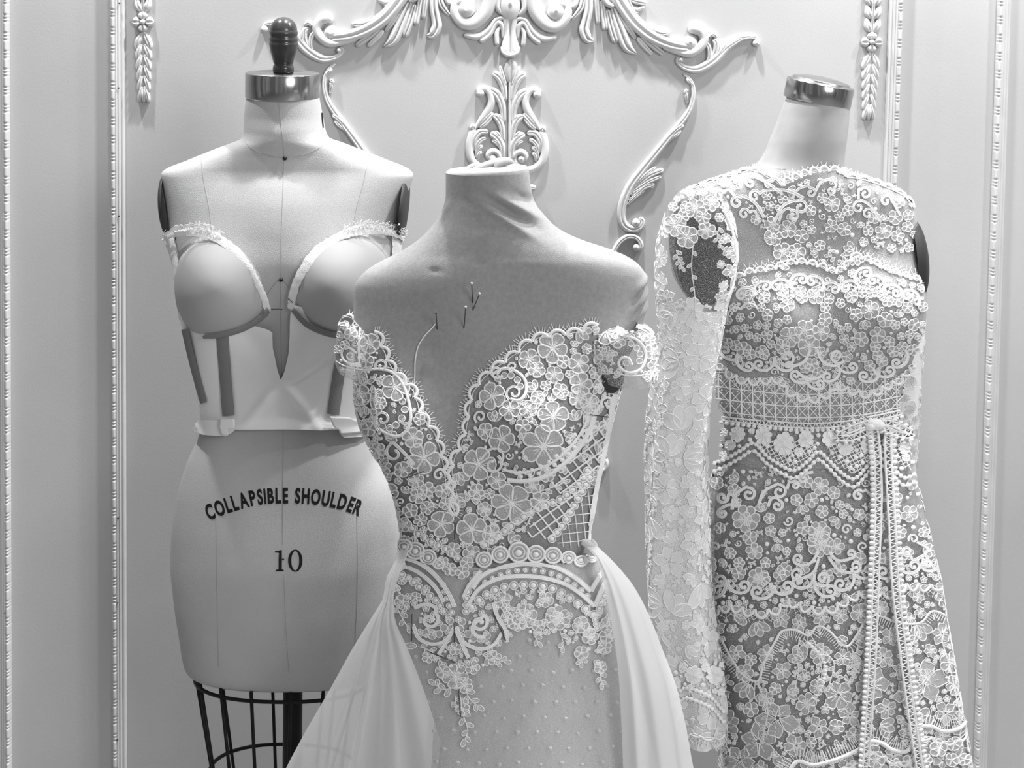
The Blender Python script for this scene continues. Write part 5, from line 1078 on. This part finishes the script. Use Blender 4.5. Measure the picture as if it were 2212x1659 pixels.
hm = [(1702, 1668), (1722, 1642), (1760, 1650), (1800, 1640), (1850, 1618), (1872, 1600), (1900, 1602), (1925, 1618), (1960, 1618), (1978, 1572), (2000, 1568), (2030, 1578), (2062, 1574), (2080, 1560)]
L.cord(hm, 9, .002); L.fringe([(x, y - 3) for x, y in hm], 1, 30, 5.5, 1.6); L.scallop([(x, y + 22) for x, y in hm], 26, 8, -1, 6, 0)
for x, y, r in ((1890, 1640, 20), (2020, 1615, 20), (2055, 1605, 16), (1985, 1600, 15), (1960, 1645, 18), (1840, 1655, 16), (2050, 1640, 16), (1930, 1650, 14), (1995, 1640, 14), (2075, 1640, 13)): L.flower(x, y, r, 5, None, 1, 2.6)
L.build('hem_lace', d)
# sides of the skirt that turn out of sight
L = Lace(FK.uv, .003, 35)
for x0, x1 in ((-470, -330), (330, 470)): L.scatter([(x0, 1060), (x1, 1060), (x1, 1680), (x0, 1680)], [26, 16, 9], 260, ('b', 'f', 'l', 'b'), 2.2)
L.build('side_lace', d)
# ---- sleeves
YS = -.475
SL = Body([(404, 1486, 1540, .03, .03), (420, 1462, 1562, .038, .038), (450, 1444, 1578, .044, .044), (490, 1430, 1587, .048, .048), (540, 1418, 1592, .050, .050), (600, 1416, 1586, .050, .050), (660, 1420, 1570, .046, .046), (720, 1424, 1560, .044, .044), (820, 1410, 1542, .042, .042), (1000, 1398, 1527, .040, .040), (1200, 1398, 1528, .040, .040), (1310, 1401, 1535, .040, .040), (1400, 1428, 1549, .040, .040), (1480, 1449, 1560, .040, .040), (1560, 1464, 1567, .040, .040), (1598, 1472, 1562, .040, .040)], YS, 5, 96, 2.1,
          flute=lambda py, th: 1 + .09 * np.clip((py - 620) / 300, 0, 1) * np.sin(5 * th + py / 160) )
kS = int((668 - 404) / 5)
sv = SL.mesh('sleeve', M['sleeve'], d, False, False, kS)
SL.mesh('sleeve_cap', M['capnet'], sv, False, False, 0, kS + 1)
L = Lace(SL.uv, .0012, 37)
L.circ.append((0, 545, 78)); L.circ.append((0, 480, 30)); L.circ.append((0, 620, 40))
for a in (-1, 1): L.scatter([(a * 60, 470), (a * 150, 470), (a * 150, 690), (a * 60, 690)], [24, 14, 8], 160, ('b', 'b', 'l'), 1.8, .9)
L.circ = L.circ[3:]
L.scatter([(-165, 650), (165, 650), (140, 800), (150, 1300), (135, 1590), (-135, 1590), (-150, 1300), (-140, 800)], [34, 24, 17, 11, 7, 4.5], 620, ('b', 'b', 'b', 'l', 'p'), 2.0, .86)
L.build('sleeve_lace', sv, [M['cord'], M['sleevelace']])
L = Lace(SL.px, .002, 39)
for x, y, r in ((1502, 452, 22), (1518, 470, 16), (1460, 488, 24), (1485, 512, 24), (1525, 498, 19), (1535, 440, 18), (1475, 470, 14), (1484, 450, 14), (1552, 470, 10)): L.flower(x, y, r, 6, None, 1, 2.6); L.circ.append((x, y, r))
L.scatter([(1448, 440), (1500, 412), (1560, 430), (1575, 470), (1540, 470), (1480, 470), (1445, 510)], [10, 7, 5], 300, ('f', 'l'), 2.2)
for p in ([(1497, 530), (1494, 580), (1500, 630), (1502, 680)], [(1462, 540), (1466, 560), (1474, 576)], [(1552, 490), (1548, 515), (1556, 530)]): L.sprig(p, 6, 13, 2)
for x, y, r in ((1572, 545, 16), (1578, 585, 18), (1565, 515, 12), (1555, 570, 10), (1560, 640, 16), (1440, 640, 18), (1470, 660, 16)): L.motif(x, y, r, 'b', 1.9)
L.cord([(1560, 450), (1580, 500), (1590, 550), (1584, 610), (1566, 650)], 6, .0014)
L.build('shoulder_lace', sv)
L = Lace(SL.px, .004, 41)
for x, y, r in ((1500, 1456, 20), (1540, 1458, 22), (1460, 1474, 16), (1478, 1440, 12), (1520, 1440, 10)): L.flower(x, y, r, 8, None, 0, 1.4, mid=False); L.circ.append((x, y, r))
for k in (0, 22): L.beads([(1456, 1500 + k), (1482, 1484 + k), (1510, 1492 + k), (1540, 1512 + k), (1560, 1535 + k)], 9, 4.6); L.cord([(1456, 1500 + k), (1482, 1484 + k), (1510, 1492 + k), (1540, 1512 + k), (1560, 1535 + k)], 4)
L.beads([(1462, 1520), (1470, 1535), (1468, 1550)], 9, 4.6); L.scatter([(1452, 1440), (1555, 1430), (1562, 1500), (1480, 1480), (1455, 1490)], [9, 6, 4.5], 260, ('f', 'd'), 2)
L.scallop([(1474, 1596), (1500, 1582), (1520, 1590), (1545, 1590), (1562, 1584)], 24, 6, -1, 4, 16)
L.build('cuff_lace', sv, [M['cord'], M['cord']])
SB = Body([(590, 1945, 1998, .03, .03), (640, 1930, 1998, .032, .032), (720, 1910, 1996, .036, .036), (850, 1900, 1987, .036, .036), (950, 1900, 1982, .034, .034), (1060, 1905, 1976, .034, .034), (1400, 1900, 1985, .034, .034), (1560, 1900, 1980, .034, .034)], YR + .10, 8, 48, 2.1)
s2 = SB.mesh('sleeve', M['sleeve'], d, False, False)
L = Lace(SB.uv, .001, 43); L.scatter([(-70, 680), (70, 680), (70, 1200), (-70, 1200)], [16, 10, 6], 160, ('b', 'l', 'd'), 1.8); L.build('sleeve_lace', s2, [M['lacefaint'], M['lacefaint']])
# ---- pearl-edged waist tie
wt = thing('waist_tie', 'narrow white waist tie with pearl picot edge, knotted at the right of the lace dress', 'belt', at([[1875, 925]], YR - .12)[0])
def ribbon(mp, path, w, name, off, side, pr=4.8, pitch=11.0, seed=1):
    L = Lace(mp, off, seed); q = resample(spline(path, 12), 4); tt_ = tang(q); n = np.stack([tt_[:, 1], -tt_[:, 0]], 1) * side
    for k in (-.42, .42): L.cord(q + n * w * k, w * .3, .0016, raw=True)
    d_ = resample(spline(path, 12), 7.0); td = tang(d_); nd = np.stack([td[:, 1], -td[:, 0]], 1) * side
    for i, (p, v) in enumerate(zip(d_, nd)): L.cord([p - v * w * .4 + td[i] * 3 * (1 if i % 2 else -1), p + v * w * .4 - td[i] * 3 * (1 if i % 2 else -1)], 2.4, .0012, smooth=False)
    e_ = resample(spline(path, 12), pitch); te = tang(e_); ne = np.stack([te[:, 1], -te[:, 0]], 1) * side
    for p, v in zip(e_ + ne * (w * .5 + pr * .8), ne): L.dot(p[0], p[1], pr, .0028); L.cord([p - v * pr * 1.6, p], 2.2, .001, smooth=False)
    return L.build(name, wt, [M['white'], M['white']])
ribbon(MK.px, [(1568, 902), (1620, 908), (1690, 916), (1760, 919), (1830, 914), (1862, 908)], 12, 'band', .006, -1)
ribbon(MK.px, [(1868, 906), (1905, 898), (1937, 890)], 14, 'band', .006, -1)
HG = Multi(FR, FK)
ribbon(HG.px, [(1878, 920), (1886, 1000), (1888, 1100), (1884, 1250), (1879, 1400), (1872, 1540), (1864, 1650)], 15, 'hanging_end', .014, -1, 5.2, 11.5)
ribbon(HG.px, [(1904, 920), (1908, 1000), (1914, 1100), (1924, 1250), (1942, 1400), (1962, 1540), (1982, 1665)], 15, 'hanging_end', .014, 1, 5.2, 11.5)
ribbon(HG.px, [(1872, 912), (1845, 920), (1815, 934), (1808, 944), (1830, 946), (1862, 932)], 15, 'loop', .016, -1, 4)
ribbon(HG.px, [(1878, 912), (1908, 914), (1935, 930), (1950, 946), (1930, 944), (1895, 924)], 13, 'loop', .016, 1, 4)
L = Lace(HG.px, .018, 3); L.dot(1876, 914, 15, .006); L.dot(1868, 920, 10, .006); L.dot(1886, 918, 10, .006); L.build('knot', wt, [M['white'], M['white']])
P, Nn = FR.px([(1583, 511)], .004)
